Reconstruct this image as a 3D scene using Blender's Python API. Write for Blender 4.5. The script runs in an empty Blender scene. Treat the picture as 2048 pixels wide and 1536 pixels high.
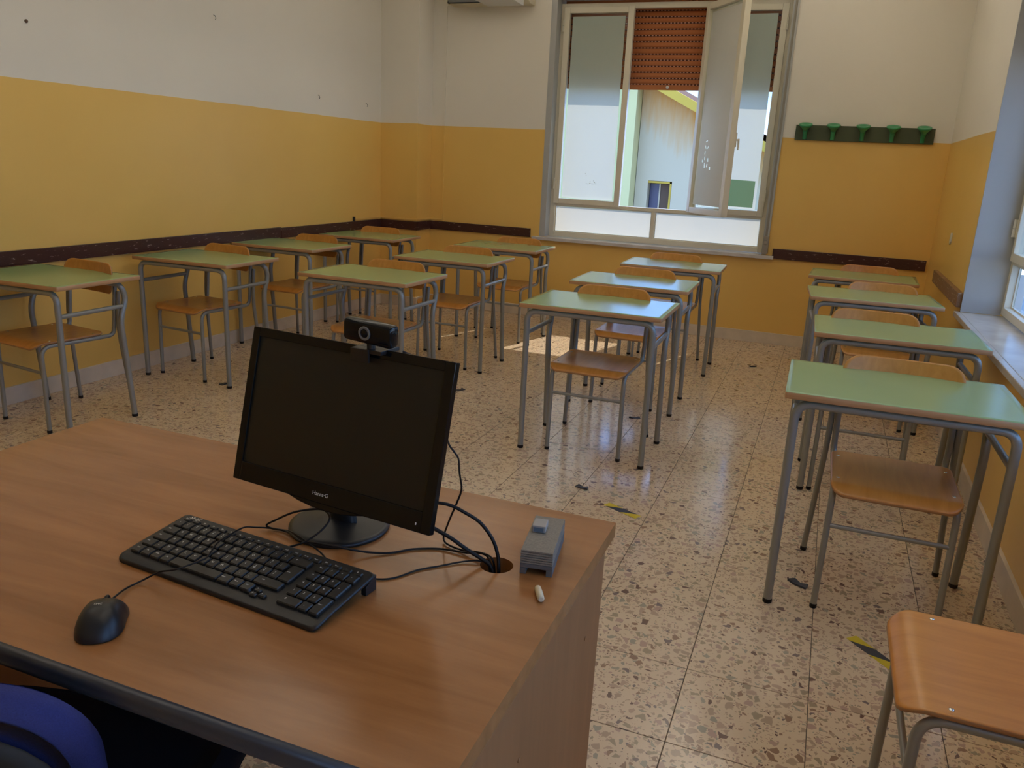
import bpy, bmesh, math, random
from mathutils import Vector, Matrix
PI = math.pi
S = bpy.context.scene
COL = S.collection

# ------------------------------------------------------------------ camera
cam_d = bpy.data.cameras.new('camera')
cam = bpy.data.objects.new('camera', cam_d); COL.objects.link(cam); S.camera = cam
F, PITCH, YAW, ROLL, HC = 1603.07, -0.2701, -0.3608, 0.0502, 1.4073
cy, sy, cp, sp, cr, sr = math.cos(YAW), math.sin(YAW), math.cos(PITCH), math.sin(PITCH), math.cos(ROLL), math.sin(ROLL)
fwd = Vector((sy*cp, cy*cp, sp)); rt0 = Vector((cy, -sy, 0)); up0 = rt0.cross(fwd)
rt = rt0*cr + up0*sr; up = up0*cr - rt0*sr
Mx = Matrix((rt, up, -fwd)).transposed().to_4x4(); Mx.translation = Vector((0, 0, HC))
cam.matrix_world = Mx
cam_d.sensor_width = 36; cam_d.lens = F/2048*36; cam_d.clip_start = 0.02; cam_d.clip_end = 300

# ------------------------------------------------------------------ world, sun, exposure
S.view_settings.view_transform = 'Standard'; S.view_settings.look = 'None'
S.view_settings.gamma = 1; S.view_settings.use_curve_mapping = False
S.view_settings.exposure = 1.10
S.cycles.use_denoising = True
S.cycles.max_bounces = 10; S.cycles.diffuse_bounces = 6; S.cycles.glossy_bounces = 4
S.cycles.transmission_bounces = 6; S.cycles.transparent_max_bounces = 12
S.cycles.sample_clamp_indirect = 6; S.cycles.caustics_reflective = False; S.cycles.caustics_refractive = False
W = bpy.data.worlds.new('sky'); S.world = W; W.use_nodes = True
wn = W.node_tree; wn.nodes.clear()
tc = wn.nodes.new('ShaderNodeTexCoord'); sx = wn.nodes.new('ShaderNodeSeparateXYZ')
rp = wn.nodes.new('ShaderNodeValToRGB'); bg = wn.nodes.new('ShaderNodeBackground'); wo = wn.nodes.new('ShaderNodeOutputWorld')
wn.links.new(tc.outputs['Generated'], sx.inputs[0]); wn.links.new(sx.outputs['Z'], rp.inputs[0])
wn.links.new(rp.outputs[0], bg.inputs[0]); wn.links.new(bg.outputs[0], wo.inputs[0])
e = rp.color_ramp.elements
e[0].position = 0.0; e[0].color = (0.55, 0.70, 0.95, 1)
e[1].position = 1.0; e[1].color = (0.25, 0.38, 0.70, 1)
k = e.new(0.10); k.color = (0.19, 0.41, 0.90, 1)
SKY = 1.9
FILL = 8.6  # strength of the added ceiling fill
bg.inputs[1].default_value = SKY
sun_d = bpy.data.lights.new('sun', 'SUN'); sun = bpy.data.objects.new('sun', sun_d); COL.objects.link(sun)
sun_d.energy = 2.0; sun_d.angle = 0.0093; sun_d.color = (1.0, 0.95, 0.86)
sun.rotation_euler = Vector((-0.265, -0.82, -1.0)).to_track_quat('-Z', 'Y').to_euler()

# ------------------------------------------------------------------ materials
def newmat(name):
    m = bpy.data.materials.new(name); m.use_nodes = True
    return m, m.node_tree, m.node_tree.nodes['Principled BSDF']
def mat(name, col, rough=0.5, metal=0.0, spec=0.5, noise=0.0, nscale=20, bump=0.0, coat=0.0):
    m, nt, p = newmat(name)
    p.inputs['Base Color'].default_value = (*col, 1); p.inputs['Roughness'].default_value = rough
    p.inputs['Metallic'].default_value = metal; p.inputs['Specular IOR Level'].default_value = spec
    p.inputs['Coat Weight'].default_value = coat
    if noise or bump:
        t = nt.nodes.new('ShaderNodeTexCoord'); n = nt.nodes.new('ShaderNodeTexNoise'); n.inputs['Scale'].default_value = nscale; n.inputs['Detail'].default_value = 4
        nt.links.new(t.outputs['Object'], n.inputs['Vector'])
        if noise:
            mx = nt.nodes.new('ShaderNodeMix'); mx.data_type = 'RGBA'
            mx.inputs[6].default_value = (*[c*(1-noise) for c in col], 1); mx.inputs[7].default_value = (*[min(1, c*(1+noise)) for c in col], 1)
            nt.links.new(n.outputs['Fac'], mx.inputs[0]); nt.links.new(mx.outputs[2], p.inputs['Base Color'])
        if bump:
            b = nt.nodes.new('ShaderNodeBump'); b.inputs['Strength'].default_value = bump; b.inputs['Distance'].default_value = 0.001
            nt.links.new(n.outputs['Fac'], b.inputs['Height']); nt.links.new(b.outputs[0], p.inputs['Normal'])
    return m
def two_tone():
    m, nt, p = newmat('wall_paint')
    L = nt.links.new
    g = nt.nodes.new('ShaderNodeNewGeometry'); s = nt.nodes.new('ShaderNodeSeparateXYZ'); L(g.outputs['Position'], s.inputs[0])
    n0 = nt.nodes.new('ShaderNodeTexNoise'); n0.inputs['Scale'].default_value = 2.5; L(g.outputs['Position'], n0.inputs['Vector'])
    ma = nt.nodes.new('ShaderNodeMath'); ma.operation = 'MULTIPLY_ADD'; ma.inputs[1].default_value = 0.012; L(n0.outputs['Fac'], ma.inputs[0]); L(s.outputs['Z'], ma.inputs[2])
    gt = nt.nodes.new('ShaderNodeMath'); gt.operation = 'GREATER_THAN'; gt.inputs[1].default_value = 1.708; L(ma.outputs[0], gt.inputs[0])
    n1 = nt.nodes.new('ShaderNodeTexNoise'); n1.inputs['Scale'].default_value = 1.3; n1.inputs['Detail'].default_value = 6; L(g.outputs['Position'], n1.inputs['Vector'])
    def two(a, b):
        x = nt.nodes.new('ShaderNodeMix'); x.data_type = 'RGBA'; x.inputs[6].default_value = (*a, 1); x.inputs[7].default_value = (*b, 1); L(n1.outputs['Fac'], x.inputs[0]); return x
    yl = two((0.74, 0.45, 0.105), (0.83, 0.545, 0.155)); wh = two((0.70, 0.65, 0.56), (0.78, 0.73, 0.64))
    mx = nt.nodes.new('ShaderNodeMix'); mx.data_type = 'RGBA'; L(gt.outputs[0], mx.inputs[0]); L(yl.outputs[2], mx.inputs[6]); L(wh.outputs[2], mx.inputs[7])
    L(mx.outputs[2], p.inputs['Base Color'])
    r = nt.nodes.new('ShaderNodeMapRange'); r.inputs['To Min'].default_value = 0.36; r.inputs['To Max'].default_value = 0.75; L(gt.outputs[0], r.inputs['Value']); L(r.outputs[0], p.inputs['Roughness'])
    n2 = nt.nodes.new('ShaderNodeTexNoise'); n2.inputs['Scale'].default_value = 9; n2.inputs['Detail'].default_value = 3; L(g.outputs['Position'], n2.inputs['Vector'])
    b = nt.nodes.new('ShaderNodeBump'); b.inputs['Strength'].default_value = 0.25; b.inputs['Distance'].default_value = 0.004; L(n2.outputs['Fac'], b.inputs['Height']); L(b.outputs[0], p.inputs['Normal'])
    return m
def terrazzo():
    m, nt, p = newmat('terrazzo'); L = nt.links.new
    g = nt.nodes.new('ShaderNodeNewGeometry'); oi = nt.nodes.new('ShaderNodeObjectInfo')
    mul = nt.nodes.new('ShaderNodeMath'); mul.operation = 'MULTIPLY'; mul.inputs[1].default_value = 37.0; L(oi.outputs['Random'], mul.inputs[0])
    ad = nt.nodes.new('ShaderNodeVectorMath'); ad.operation = 'ADD'; L(g.outputs['Position'], ad.inputs[0]); L(mul.outputs[0], ad.inputs[1])
    ns = nt.nodes.new('ShaderNodeTexNoise'); ns.inputs['Scale'].default_value = 45; L(ad.outputs[0], ns.inputs['Vector'])
    sc = nt.nodes.new('ShaderNodeVectorMath'); sc.operation = 'MULTIPLY_ADD'; sc.inputs[1].default_value = (0.016,)*3; L(ns.outputs['Color'], sc.inputs[0]); L(ad.outputs[0], sc.inputs[2])
    prev = None
    base = nt.nodes.new('ShaderNodeMix'); base.data_type = 'RGBA'; base.inputs[6].default_value = (0.62, 0.46, 0.295, 1); base.inputs[7].default_value = (0.70, 0.545, 0.37, 1)
    nb = nt.nodes.new('ShaderNodeTexNoise'); nb.inputs['Scale'].default_value = 8; nb.inputs['Detail'].default_value = 5; L(ad.outputs[0], nb.inputs['Vector']); L(nb.outputs['Fac'], base.inputs[0])
    col = base.outputs[2]
    for scale, frac, thr in ((92, 0.52, 0.09), (40, 0.60, 0.09)):
        ed = nt.nodes.new('ShaderNodeTexVoronoi'); ed.feature = 'DISTANCE_TO_EDGE'; ed.inputs['Scale'].default_value = scale; L(sc.outputs[0], ed.inputs['Vector'])
        f1 = nt.nodes.new('ShaderNodeTexVoronoi'); f1.feature = 'F1'; f1.inputs['Scale'].default_value = scale; L(sc.outputs[0], f1.inputs['Vector'])
        sp_ = nt.nodes.new('ShaderNodeSeparateColor'); L(f1.outputs['Color'], sp_.inputs[0])
        # threshold varies per cell so that chips differ in size
        th = nt.nodes.new('ShaderNodeMath'); th.operation = 'MULTIPLY_ADD'; th.inputs[1].default_value = 0.16; th.inputs[2].default_value = thr; L(sp_.outputs[2], th.inputs[0])
        a = nt.nodes.new('ShaderNodeMath'); a.operation = 'GREATER_THAN'; L(ed.outputs['Distance'], a.inputs[0]); L(th.outputs[0], a.inputs[1])
        b = nt.nodes.new('ShaderNodeMath'); b.operation = 'LESS_THAN'; b.inputs[1].default_value = frac; L(sp_.outputs[0], b.inputs[0])
        c = nt.nodes.new('ShaderNodeMath'); c.operation = 'MULTIPLY'; L(a.outputs[0], c.inputs[0]); L(b.outputs[0], c.inputs[1])
        rmp = nt.nodes.new('ShaderNodeValToRGB'); rmp.color_ramp.interpolation = 'CONSTANT'
        cols = [(0.0, (0.43, 0.31, 0.21)), (0.22, (0.47, 0.33, 0.23)), (0.42, (0.36, 0.28, 0.18)), (0.58, (0.46, 0.31, 0.235)), (0.70, (0.30, 0.185, 0.12)), (0.80, (0.34, 0.30, 0.22)), (0.91, (0.17, 0.10, 0.075)), (0.955, (0.21, 0.155, 0.135))]
        el = rmp.color_ramp.elements; el[0].position = 0; el[0].color = (*cols[0][1], 1); el[1].position = cols[1][0]; el[1].color = (*cols[1][1], 1)
        for q, cc in cols[2:]:
            z = el.new(q); z.color = (*cc, 1)
        L(sp_.outputs[1], rmp.inputs[0])
        mx = nt.nodes.new('ShaderNodeMix'); mx.data_type = 'RGBA'; L(c.outputs[0], mx.inputs[0]); L(col, mx.inputs[6]); L(rmp.outputs[0], mx.inputs[7]); col = mx.outputs[2]
    L(col, p.inputs['Base Color'])
    n3 = nt.nodes.new('ShaderNodeTexNoise'); n3.inputs['Scale'].default_value = 3; n3.inputs['Detail'].default_value = 5; L(g.outputs['Position'], n3.inputs['Vector'])
    r = nt.nodes.new('ShaderNodeMapRange'); r.inputs['From Min'].default_value = 0.3; r.inputs['From Max'].default_value = 0.7; r.inputs['To Min'].default_value = 0.11; r.inputs['To Max'].default_value = 0.19; p.inputs['Specular IOR Level'].default_value = 0.75; L(n3.outputs['Fac'], r.inputs['Value']); L(r.outputs[0], p.inputs['Roughness'])
    n4 = nt.nodes.new('ShaderNodeTexNoise'); n4.inputs['Scale'].default_value = 14; L(g.outputs['Position'], n4.inputs['Vector'])
    bp = nt.nodes.new('ShaderNodeBump'); bp.inputs['Strength'].default_value = 0.05; bp.inputs['Distance'].default_value = 0.001; L(n4.outputs['Fac'], bp.inputs['Height']); L(bp.outputs[0], p.inputs['Normal'])
    return m
def wood(name, c1, c2, rough, stretch=(1.2, 22, 22), scale=3.0, spec=0.5, coat=0.0):
    m, nt, p = newmat(name); L = nt.links.new
    t = nt.nodes.new('ShaderNodeTexCoord'); mp = nt.nodes.new('ShaderNodeMapping'); mp.inputs['Scale'].default_value = stretch; L(t.outputs['Object'], mp.inputs['Vector'])
    n = nt.nodes.new('ShaderNodeTexNoise'); n.inputs['Scale'].default_value = scale; n.inputs['Detail'].default_value = 8; n.inputs['Roughness'].default_value = 0.62; n.inputs['Distortion'].default_value = 0.4; L(mp.outputs[0], n.inputs['Vector'])
    r = nt.nodes.new('ShaderNodeValToRGB'); r.color_ramp.elements[0].position = 0.3; r.color_ramp.elements[0].color = (*c1, 1); r.color_ramp.elements[1].position = 0.7; r.color_ramp.elements[1].color = (*c2, 1)
    L(n.outputs['Fac'], r.inputs[0]); L(r.outputs[0], p.inputs['Base Color'])
    p.inputs['Roughness'].default_value = rough; p.inputs['Specular IOR Level'].default_value = spec; p.inputs['Coat Weight'].default_value = coat; p.inputs['Coat Roughness'].default_value = 0.15
    return m
def scratched(name, base, mark, thr=0.66, rough=0.3, stretch=(3, 3, 14), scale=6):
    m, nt, p = newmat(name); L = nt.links.new
    g = nt.nodes.new('ShaderNodeNewGeometry'); mp = nt.nodes.new('ShaderNodeMapping'); mp.inputs['Scale'].default_value = stretch; L(g.outputs['Position'], mp.inputs['Vector'])
    n = nt.nodes.new('ShaderNodeTexNoise'); n.inputs['Scale'].default_value = scale; n.inputs['Detail'].default_value = 7; n.inputs['Roughness'].default_value = 0.7; L(mp.outputs[0], n.inputs['Vector'])
    r = nt.nodes.new('ShaderNodeValToRGB'); r.color_ramp.elements[0].position = thr; r.color_ramp.elements[0].color = (*base, 1); r.color_ramp.elements[1].position = thr+0.03; r.color_ramp.elements[1].color = (*mark, 1)
    L(n.outputs['Fac'], r.inputs[0]); L(r.outputs[0], p.inputs['Base Color']); p.inputs['Roughness'].default_value = rough
    return m
def glass_mat(name, tint=(0.93, 0.96, 0.95)):
    m, nt, p = newmat(name); L = nt.links.new; nt.nodes.remove(p)
    o = nt.nodes['Material Output']; t = nt.nodes.new('ShaderNodeBsdfTransparent'); t.inputs[0].default_value = (*tint, 1)
    g = nt.nodes.new('ShaderNodeBsdfGlossy'); g.inputs['Roughness'].default_value = 0.02
    f = nt.nodes.new('ShaderNodeFresnel'); f.inputs['IOR'].default_value = 1.45
    gm = nt.nodes.new('ShaderNodeNewGeometry'); iv = nt.nodes.new('ShaderNodeMath'); iv.operation = 'SUBTRACT'; iv.inputs[0].default_value = 1.0; L(gm.outputs['Backfacing'], iv.inputs[1])
    mu = nt.nodes.new('ShaderNodeMath'); mu.operation = 'MULTIPLY'; L(f.outputs[0], mu.inputs[0]); L(iv.outputs[0], mu.inputs[1])   # the inner surface of the pane does not reflect a second time
    x = nt.nodes.new('ShaderNodeMixShader'); L(mu.outputs[0], x.inputs[0]); L(t.outputs[0], x.inputs[1]); L(g.outputs[0], x.inputs[2]); L(x.outputs[0], o.inputs[0])
    return m
def film_mat(name, col, tcol, mix=0.6):
    m, nt, p = newmat(name); L = nt.links.new; nt.nodes.remove(p)
    o = nt.nodes['Material Output']; d = nt.nodes.new('ShaderNodeBsdfDiffuse'); d.inputs[0].default_value = (*col, 1)
    t = nt.nodes.new('ShaderNodeBsdfTranslucent'); t.inputs[0].default_value = (*tcol, 1)
    x = nt.nodes.new('ShaderNodeMixShader'); x.inputs[0].default_value = mix; L(d.outputs[0], x.inputs[1]); L(t.outputs[0], x.inputs[2]); L(x.outputs[0], o.inputs[0])
    return m

M_WALL = two_tone(); M_TER = terrazzo()
M_CEIL = mat('ceiling_white', (0.82, 0.79, 0.72), 0.8)
M_GROUT = mat('grout', (0.10, 0.075, 0.05), 0.8)
M_SKIRT = mat('skirting_marble', (0.66, 0.57, 0.46), 0.35, noise=0.22, nscale=9)
M_MARBLE = mat('sill_marble', (0.55, 0.52, 0.48), 0.22, noise=0.3, nscale=6)
M_RAIL = scratched('rail_enamel', (0.055, 0.020, 0.016), (0.38, 0.31, 0.27), 0.615, 0.28)
M_RAILW = scratched('rail_bare_wood', (0.22, 0.11, 0.045), (0.55, 0.45, 0.36), 0.60, 0.5)
M_GREY = mat('reveal_grey', (0.40, 0.40, 0.385), 0.42, noise=0.06, nscale=5)
M_FRAME = mat('frame_beige', (0.70, 0.64, 0.50), 0.38)
M_RUB = mat('rubber_black', (0.010, 0.007, 0.006), 0.5, spec=0.3)
M_GLASS = glass_mat('window_glass')
M_FILM = film_mat('film_blue_grey', (0.64, 0.76, 0.68), (0.90, 0.82, 0.72), 0.42)
M_FILMW = film_mat('film_white', (0.66, 0.64, 0.60), (0.86, 0.73, 0.58), 0.50)
M_FILML = film_mat('film_pale_grey', (0.78, 0.76, 0.72), (0.8, 0.78, 0.74), 0.40)
M_PATCHG = film_mat('patch_green', (0.35, 0.50, 0.34), (0.30, 0.46, 0.28), 0.6)
M_SLAT = film_mat('shutter_pvc', (0.50, 0.20, 0.085), (0.60, 0.22, 0.07), 0.20)
M_SLATL = mat('shutter_lit_block', (0.62, 0.34, 0.24), 0.6)  # blocks between slats, lit faces put into a lighter colour
M_SLATD = mat('shutter_recess_shade', (0.10, 0.035, 0.02), 0.8)  # strip between slats, recess shade put into the colour
M_GREEN = mat('laminate_green', (0.28, 0.40, 0.18), 0.20, noise=0.08, nscale=3)
M_PLY = wood('plywood_edge', (0.44, 0.23, 0.10), (0.56, 0.32, 0.15), 0.45, (2, 2, 90), 2)
M_BEECH = wood('beech_varnish', (0.50, 0.195, 0.034), (0.64, 0.275, 0.060), 0.32, (14, 1.4, 6), 2.2, coat=0.12)
M_BEECHE = mat('beech_edge', (0.40, 0.20, 0.08), 0.5)
M_STEEL = mat('steel_grey_paint', (0.285, 0.285, 0.26), 0.33, metal=0.25, spec=0.6)
M_CHROME = mat('rivet_chrome', (0.75, 0.74, 0.70), 0.2, metal=1.0)
M_DESK = wood('cherry_laminate', (0.285, 0.115, 0.034), (0.41, 0.175, 0.058), 0.20, (1.0, 9, 9), 2.4)
M_DESKV = wood('cherry_laminate_side', (0.32, 0.145, 0.050), (0.40, 0.185, 0.066), 0.55, (9, 9, 1.0), 2.4)
M_EDGE = mat('edge_dark', (0.045, 0.042, 0.042), 0.35)
M_BLK = mat('plastic_black', (0.014, 0.013, 0.013), 0.38, bump=0.05, nscale=900)
M_GLOSS = mat('plastic_gloss', (0.006, 0.007, 0.008), 0.10, spec=0.3)
M_SCR = mat('screen', (0.010, 0.009, 0.007), 0.42)
M_KEY = mat('key_black', (0.020, 0.018, 0.016), 0.36)
M_INK = mat('legend_ink', (0.75, 0.75, 0.72), 0.5)
M_SILV = mat('logo_silver', (0.80, 0.76, 0.68), 0.45)
M_RING = mat('lens_ring', (0.17, 0.17, 0.16), 0.35)
M_FELT = mat('felt_grey', (0.25, 0.215, 0.165), 0.95, noise=0.35, nscale=300, bump=0.5)
M_FELTD = mat('felt_grey_side', (0.13, 0.12, 0.11), 0.95)
M_CHALK = mat('chalk_cream', (0.66, 0.58, 0.40), 0.9)
M_CHALKB = mat('chalk_stub_pale', (0.36, 0.33, 0.29), 0.8)
M_CHALKE = mat('chalk_stub_blue', (0.12, 0.16, 0.20), 0.8)
M_BLUE = mat('fabric_blue', (0.030, 0.036, 0.15), 0.95, noise=0.3, nscale=500, bump=0.6)
M_FDK = mat('fabric_dark', (0.006, 0.007, 0.014), 0.95)
M_SHELL = mat('shell_brown_grey', (0.030, 0.025, 0.018), 0.75)
M_YEL = mat('tape_yellow', (0.62, 0.47, 0.02), 0.4)
M_TBL = mat('tape_black', (0.035, 0.038, 0.050), 0.35)
M_HG = mat('hook_green', (0.04, 0.27, 0.11), 0.35)
M_BG = mat('board_green', (0.060, 0.075, 0.032), 0.6)
M_AC = mat('appliance_ivory', (0.62, 0.56, 0.42), 0.4)
M_DARK = mat('dark_slot', (0.02, 0.02, 0.02), 0.7)
M_WHP = mat('plastic_white', (0.62, 0.60, 0.54), 0.4)
M_STRAP = mat('strap_grey', (0.30, 0.27, 0.22), 0.8)
def eave_shaded():  # yellow plaster; orange band along the rake puts eave shade into colour
    m, nt, p = newmat('plaster_eave_shade'); L = nt.links.new
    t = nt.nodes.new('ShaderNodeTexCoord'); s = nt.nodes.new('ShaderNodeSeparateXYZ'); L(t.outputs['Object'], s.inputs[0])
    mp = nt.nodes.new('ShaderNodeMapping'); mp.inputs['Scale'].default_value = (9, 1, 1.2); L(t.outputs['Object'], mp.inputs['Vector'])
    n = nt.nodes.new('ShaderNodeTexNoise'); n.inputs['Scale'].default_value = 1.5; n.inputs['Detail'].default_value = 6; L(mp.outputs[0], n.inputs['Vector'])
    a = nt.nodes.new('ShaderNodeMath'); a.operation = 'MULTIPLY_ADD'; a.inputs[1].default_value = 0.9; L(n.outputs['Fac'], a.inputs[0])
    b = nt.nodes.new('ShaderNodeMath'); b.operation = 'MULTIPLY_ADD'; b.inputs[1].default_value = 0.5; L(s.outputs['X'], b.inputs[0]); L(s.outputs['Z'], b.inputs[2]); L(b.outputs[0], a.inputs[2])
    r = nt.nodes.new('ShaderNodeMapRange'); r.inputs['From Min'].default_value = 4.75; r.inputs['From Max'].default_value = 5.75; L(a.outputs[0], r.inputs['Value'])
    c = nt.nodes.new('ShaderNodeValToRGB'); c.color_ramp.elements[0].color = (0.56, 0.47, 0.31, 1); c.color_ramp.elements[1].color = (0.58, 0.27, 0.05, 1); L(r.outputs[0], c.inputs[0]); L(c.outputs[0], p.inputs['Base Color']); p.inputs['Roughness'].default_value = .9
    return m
M_EAVE = eave_shaded()
M_EXTY = mat('plaster_yellow', (0.55, 0.36, 0.05), 0.9, noise=0.15, nscale=1.5)
M_EXTW = mat('plaster_white', (0.55, 0.47, 0.33), 0.9)
M_EXTC = mat('plaster_cream', (0.62, 0.56, 0.26), 0.9)
M_EXTB = mat('plaster_pale_blue', (0.40, 0.47, 0.55), 0.9)
M_VIO = mat('panel_violet', (0.06, 0.055, 0.10), 0.4)
M_BRN = mat('panel_brown', (0.11, 0.06, 0.03), 0.6)
M_ROOF = mat('roof_tile_red', (0.15, 0.07, 0.04), 0.9)
M_GRND = mat('ground_pale', (0.13, 0.14, 0.15), 0.95)
M_SCRIB = film_mat('scribble_ink', (0.30, 0.27, 0.14), (0.34, 0.30, 0.15), 0.5)

# ------------------------------------------------------------------ mesh helpers
class MB:
    def __init__(s): s.v = []; s.f = []; s.sm = []; s.mi = []
    def add(s, vs, fs, smooth=False, mi=0, xf=None):
        o = len(s.v)
        for q in vs: s.v.append(tuple(xf @ Vector(q)) if xf else tuple(q))
        for f in fs: s.f.append(tuple(i+o for i in f)); s.sm.append(smooth); s.mi.append(mi)
        return s
    def box(s, a, b, mi=0, xf=None, smooth=False):
        x0, y0, z0 = a; x1, y1, z1 = b
        return s.add([(x0,y0,z0),(x1,y0,z0),(x1,y1,z0),(x0,y1,z0),(x0,y0,z1),(x1,y0,z1),(x1,y1,z1),(x0,y1,z1)],
                     [(0,3,2,1),(4,5,6,7),(0,1,5,4),(1,2,6,5),(2,3,7,6),(3,0,4,7)], smooth, mi, xf)
    def tube(s, pts, r, seg=12, mi=0, caps=True, xf=None):
        P = [Vector(p) for p in pts]; n = len(P)
        T = [(P[min(i+1, n-1)]-P[max(i-1, 0)]).normalized() for i in range(n)]
        a = T[0].orthogonal().normalized(); vs = []
        for i in range(n):
            a = (a - T[i]*a.dot(T[i])).normalized(); b = T[i].cross(a)
            rr = r[i] if isinstance(r, (list, tuple)) else r
            for j in range(seg):
                t = 2*PI*j/seg; vs.append(P[i]+(a*math.cos(t)+b*math.sin(t))*rr)
        fs = [(i*seg+j, i*seg+(j+1) % seg, (i+1)*seg+(j+1) % seg, (i+1)*seg+j) for i in range(n-1) for j in range(seg)]
        s.add(vs, fs, True, mi, xf)
        if caps:
            s.add([vs[j] for j in range(seg)], [tuple(range(seg))[::-1]], False, mi, xf)
            s.add([vs[(n-1)*seg+j] for j in range(seg)], [tuple(range(seg))], False, mi, xf)
        return s
    def lathe(s, prof, seg=24, xf=None, mi=0, smooth=True):
        vs = []; n = len(prof)
        for r, z in prof:
            for j in range(seg):
                t = 2*PI*j/seg; vs.append((r*math.cos(t), r*math.sin(t), z))
        fs = [(i*seg+j, i*seg+(j+1) % seg, (i+1)*seg+(j+1) % seg, (i+1)*seg+j) for i in range(n-1) for j in range(seg)]
        fs.append(tuple(range(seg))[::-1]); fs.append(tuple((n-1)*seg+j for j in range(seg)))
        return s.add(vs, fs, smooth, mi, xf)
    def slab(s, outline, th, zf=None, rings=(1.0, 0.93, 0.8, 0.6, 0.4, 0.2), mi=0, mie=None, xf=None, edge=0.002):
        """plate with given outline; zf(x,y) height of its top; th thickness; a small rounded edge"""
        zf = zf or (lambda x, y: 0.0); mie = mi if mie is None else mie
        n = len(outline); cx = sum(p[0] for p in outline)/n; cyy = sum(p[1] for p in outline)/n
        half = max(abs(p[0]-cx) for p in outline); inner = 1-edge/half
        def ring(k, dz):
            out = []
            for x, y in outline:
                X = cx+(x-cx)*k; Y = cyy+(y-cyy)*k; out.append((X, Y, zf(X, Y)+dz))
            return out
        ks = [inner]+[r for r in rings if r < 0.99]
        vs = []; fs = []; mm = []
        lay = [ring(1, -th+edge), ring(1, -edge)]+[ring(kk, 0) for kk in ks]
        for l in lay: vs += l
        c = len(vs); vs.append((cx, cyy, zf(cx, cyy)))
        for i in range(len(lay)-1):
            for j in range(n):
                fs.append((i*n+j, i*n+(j+1) % n, (i+1)*n+(j+1) % n, (i+1)*n+j)); mm.append(mie if i < 1 else mi)
        for j in range(n): fs.append(((len(lay)-1)*n+j, (len(lay)-1)*n+(j+1) % n, c)); mm.append(mi)
        b0 = len(vs); low = [ring(kk, -th) for kk in ks]
        for l in low: vs += l
        c2 = len(vs); vs.append((cx, cyy, zf(cx, cyy)-th))
        for j in range(n): fs.append((j, b0+j, b0+(j+1) % n, (j+1) % n)); mm.append(mie)
        for i in range(len(low)-1):
            for j in range(n): fs.append((b0+i*n+j, b0+(i+1)*n+j, b0+(i+1)*n+(j+1) % n, b0+i*n+(j+1) % n)); mm.append(mi)
        l0 = b0+(len(low)-1)*n
        for j in range(n): fs.append((l0+(j+1) % n, l0+j, c2)); mm.append(mi)
        o = len(s.v)
        for q in vs: s.v.append(tuple(xf @ Vector(q)) if xf else tuple(q))
        for f, m_ in zip(fs, mm): s.f.append(tuple(i+o for i in f)); s.sm.append(True); s.mi.append(m_)
        return s
    def mesh(s, name, mats, bevel=0, bseg=2, weld=False):
        me = bpy.data.meshes.new(name); me.from_pydata(s.v, [], s.f)
        for m_ in (mats if isinstance(mats, (list, tuple)) else [mats]): me.materials.append(m_)
        me.polygons.foreach_set('use_smooth', s.sm); me.polygons.foreach_set('material_index', s.mi)
        if bevel:
            b = bmesh.new(); b.from_mesh(me)
            eds = [e_ for e_ in b.edges if len(e_.link_faces) == 2 and e_.calc_face_angle(0) > 0.6]
            bmesh.ops.bevel(b, geom=eds, offset=bevel, segments=bseg, affect='EDGES', profile=0.6)
            for f in b.faces: f.smooth = f.smooth
            b.to_mesh(me); b.free()
        return me
    def obj(s, name, mats, parent=None, bevel=0, bseg=2, loc=None, rot=None):
        return link(name, s.mesh(name, mats, bevel, bseg), parent, loc, rot)
def link(name, me, parent=None, loc=None, rot=None):
    o = bpy.data.objects.new(name, me); COL.objects.link(o)
    if parent: o.parent = parent
    if loc is not None: o.location = loc
    if rot is not None: o.rotation_euler = rot
    return o
def tag(o, label, cat=None, group=None):
    o['label'] = label
    if cat: o['category'] = cat
    if group: o['group'] = group
    return o
def thing(name, label, cat, loc=(0, 0, 0), rot=0, group=None):
    o = bpy.data.objects.new(name, None); COL.objects.link(o); o.empty_display_size = 0.05
    o.location = loc; o.rotation_euler = (0, 0, rot); return tag(o, label, cat, group)
def struct(o): o['kind'] = 'structure'; return o
def copy_tree(o, parent=None):
    c = o.copy(); COL.objects.link(c)
    if parent: c.parent = parent
    for ch in list(o.children): copy_tree(ch, c)
    return c
def rrect(x0, y0, x1, y1, r, n=6):
    out = []
    rr = r if isinstance(r, (list, tuple)) else [r]*4
    for (cx, cyy, a0, q) in ((x1-rr[0], y0+rr[0], -PI/2, rr[0]), (x1-rr[1], y1-rr[1], 0, rr[1]), (x0+rr[2], y1-rr[2], PI/2, rr[2]), (x0+rr[3], y0+rr[3], PI, rr[3])):
        for i in range(n+1):
            a = a0+PI/2*i/n; out.append((cx+q*math.cos(a), cyy+q*math.sin(a)))
    return out
def dense(outline, step):
    out = []
    for i, a in enumerate(outline):
        b = outline[(i+1) % len(outline)]; d = math.dist(a, b); n = max(1, int(d/step))
        for j in range(n): out.append((a[0]+(b[0]-a[0])*j/n, a[1]+(b[1]-a[1])*j/n))
    return out
def fillet(pts, r, n=7):
    P = [Vector(p) for p in pts]; out = [P[0]]
    for i in range(1, len(P)-1):
        a, b, c = P[i-1], P[i], P[i+1]; R = r[i-1] if isinstance(r, (list, tuple)) else r
        da = (a-b); dc = (c-b); d = min(R, da.length*0.49, dc.length*0.49)
        p0 = b+da.normalized()*d; p2 = b+dc.normalized()*d
        for j in range(n+1):
            t = j/n; out.append(p0*(1-t)**2+b*2*t*(1-t)+p2*t*t)
    out.append(P[-1]); return out
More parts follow.
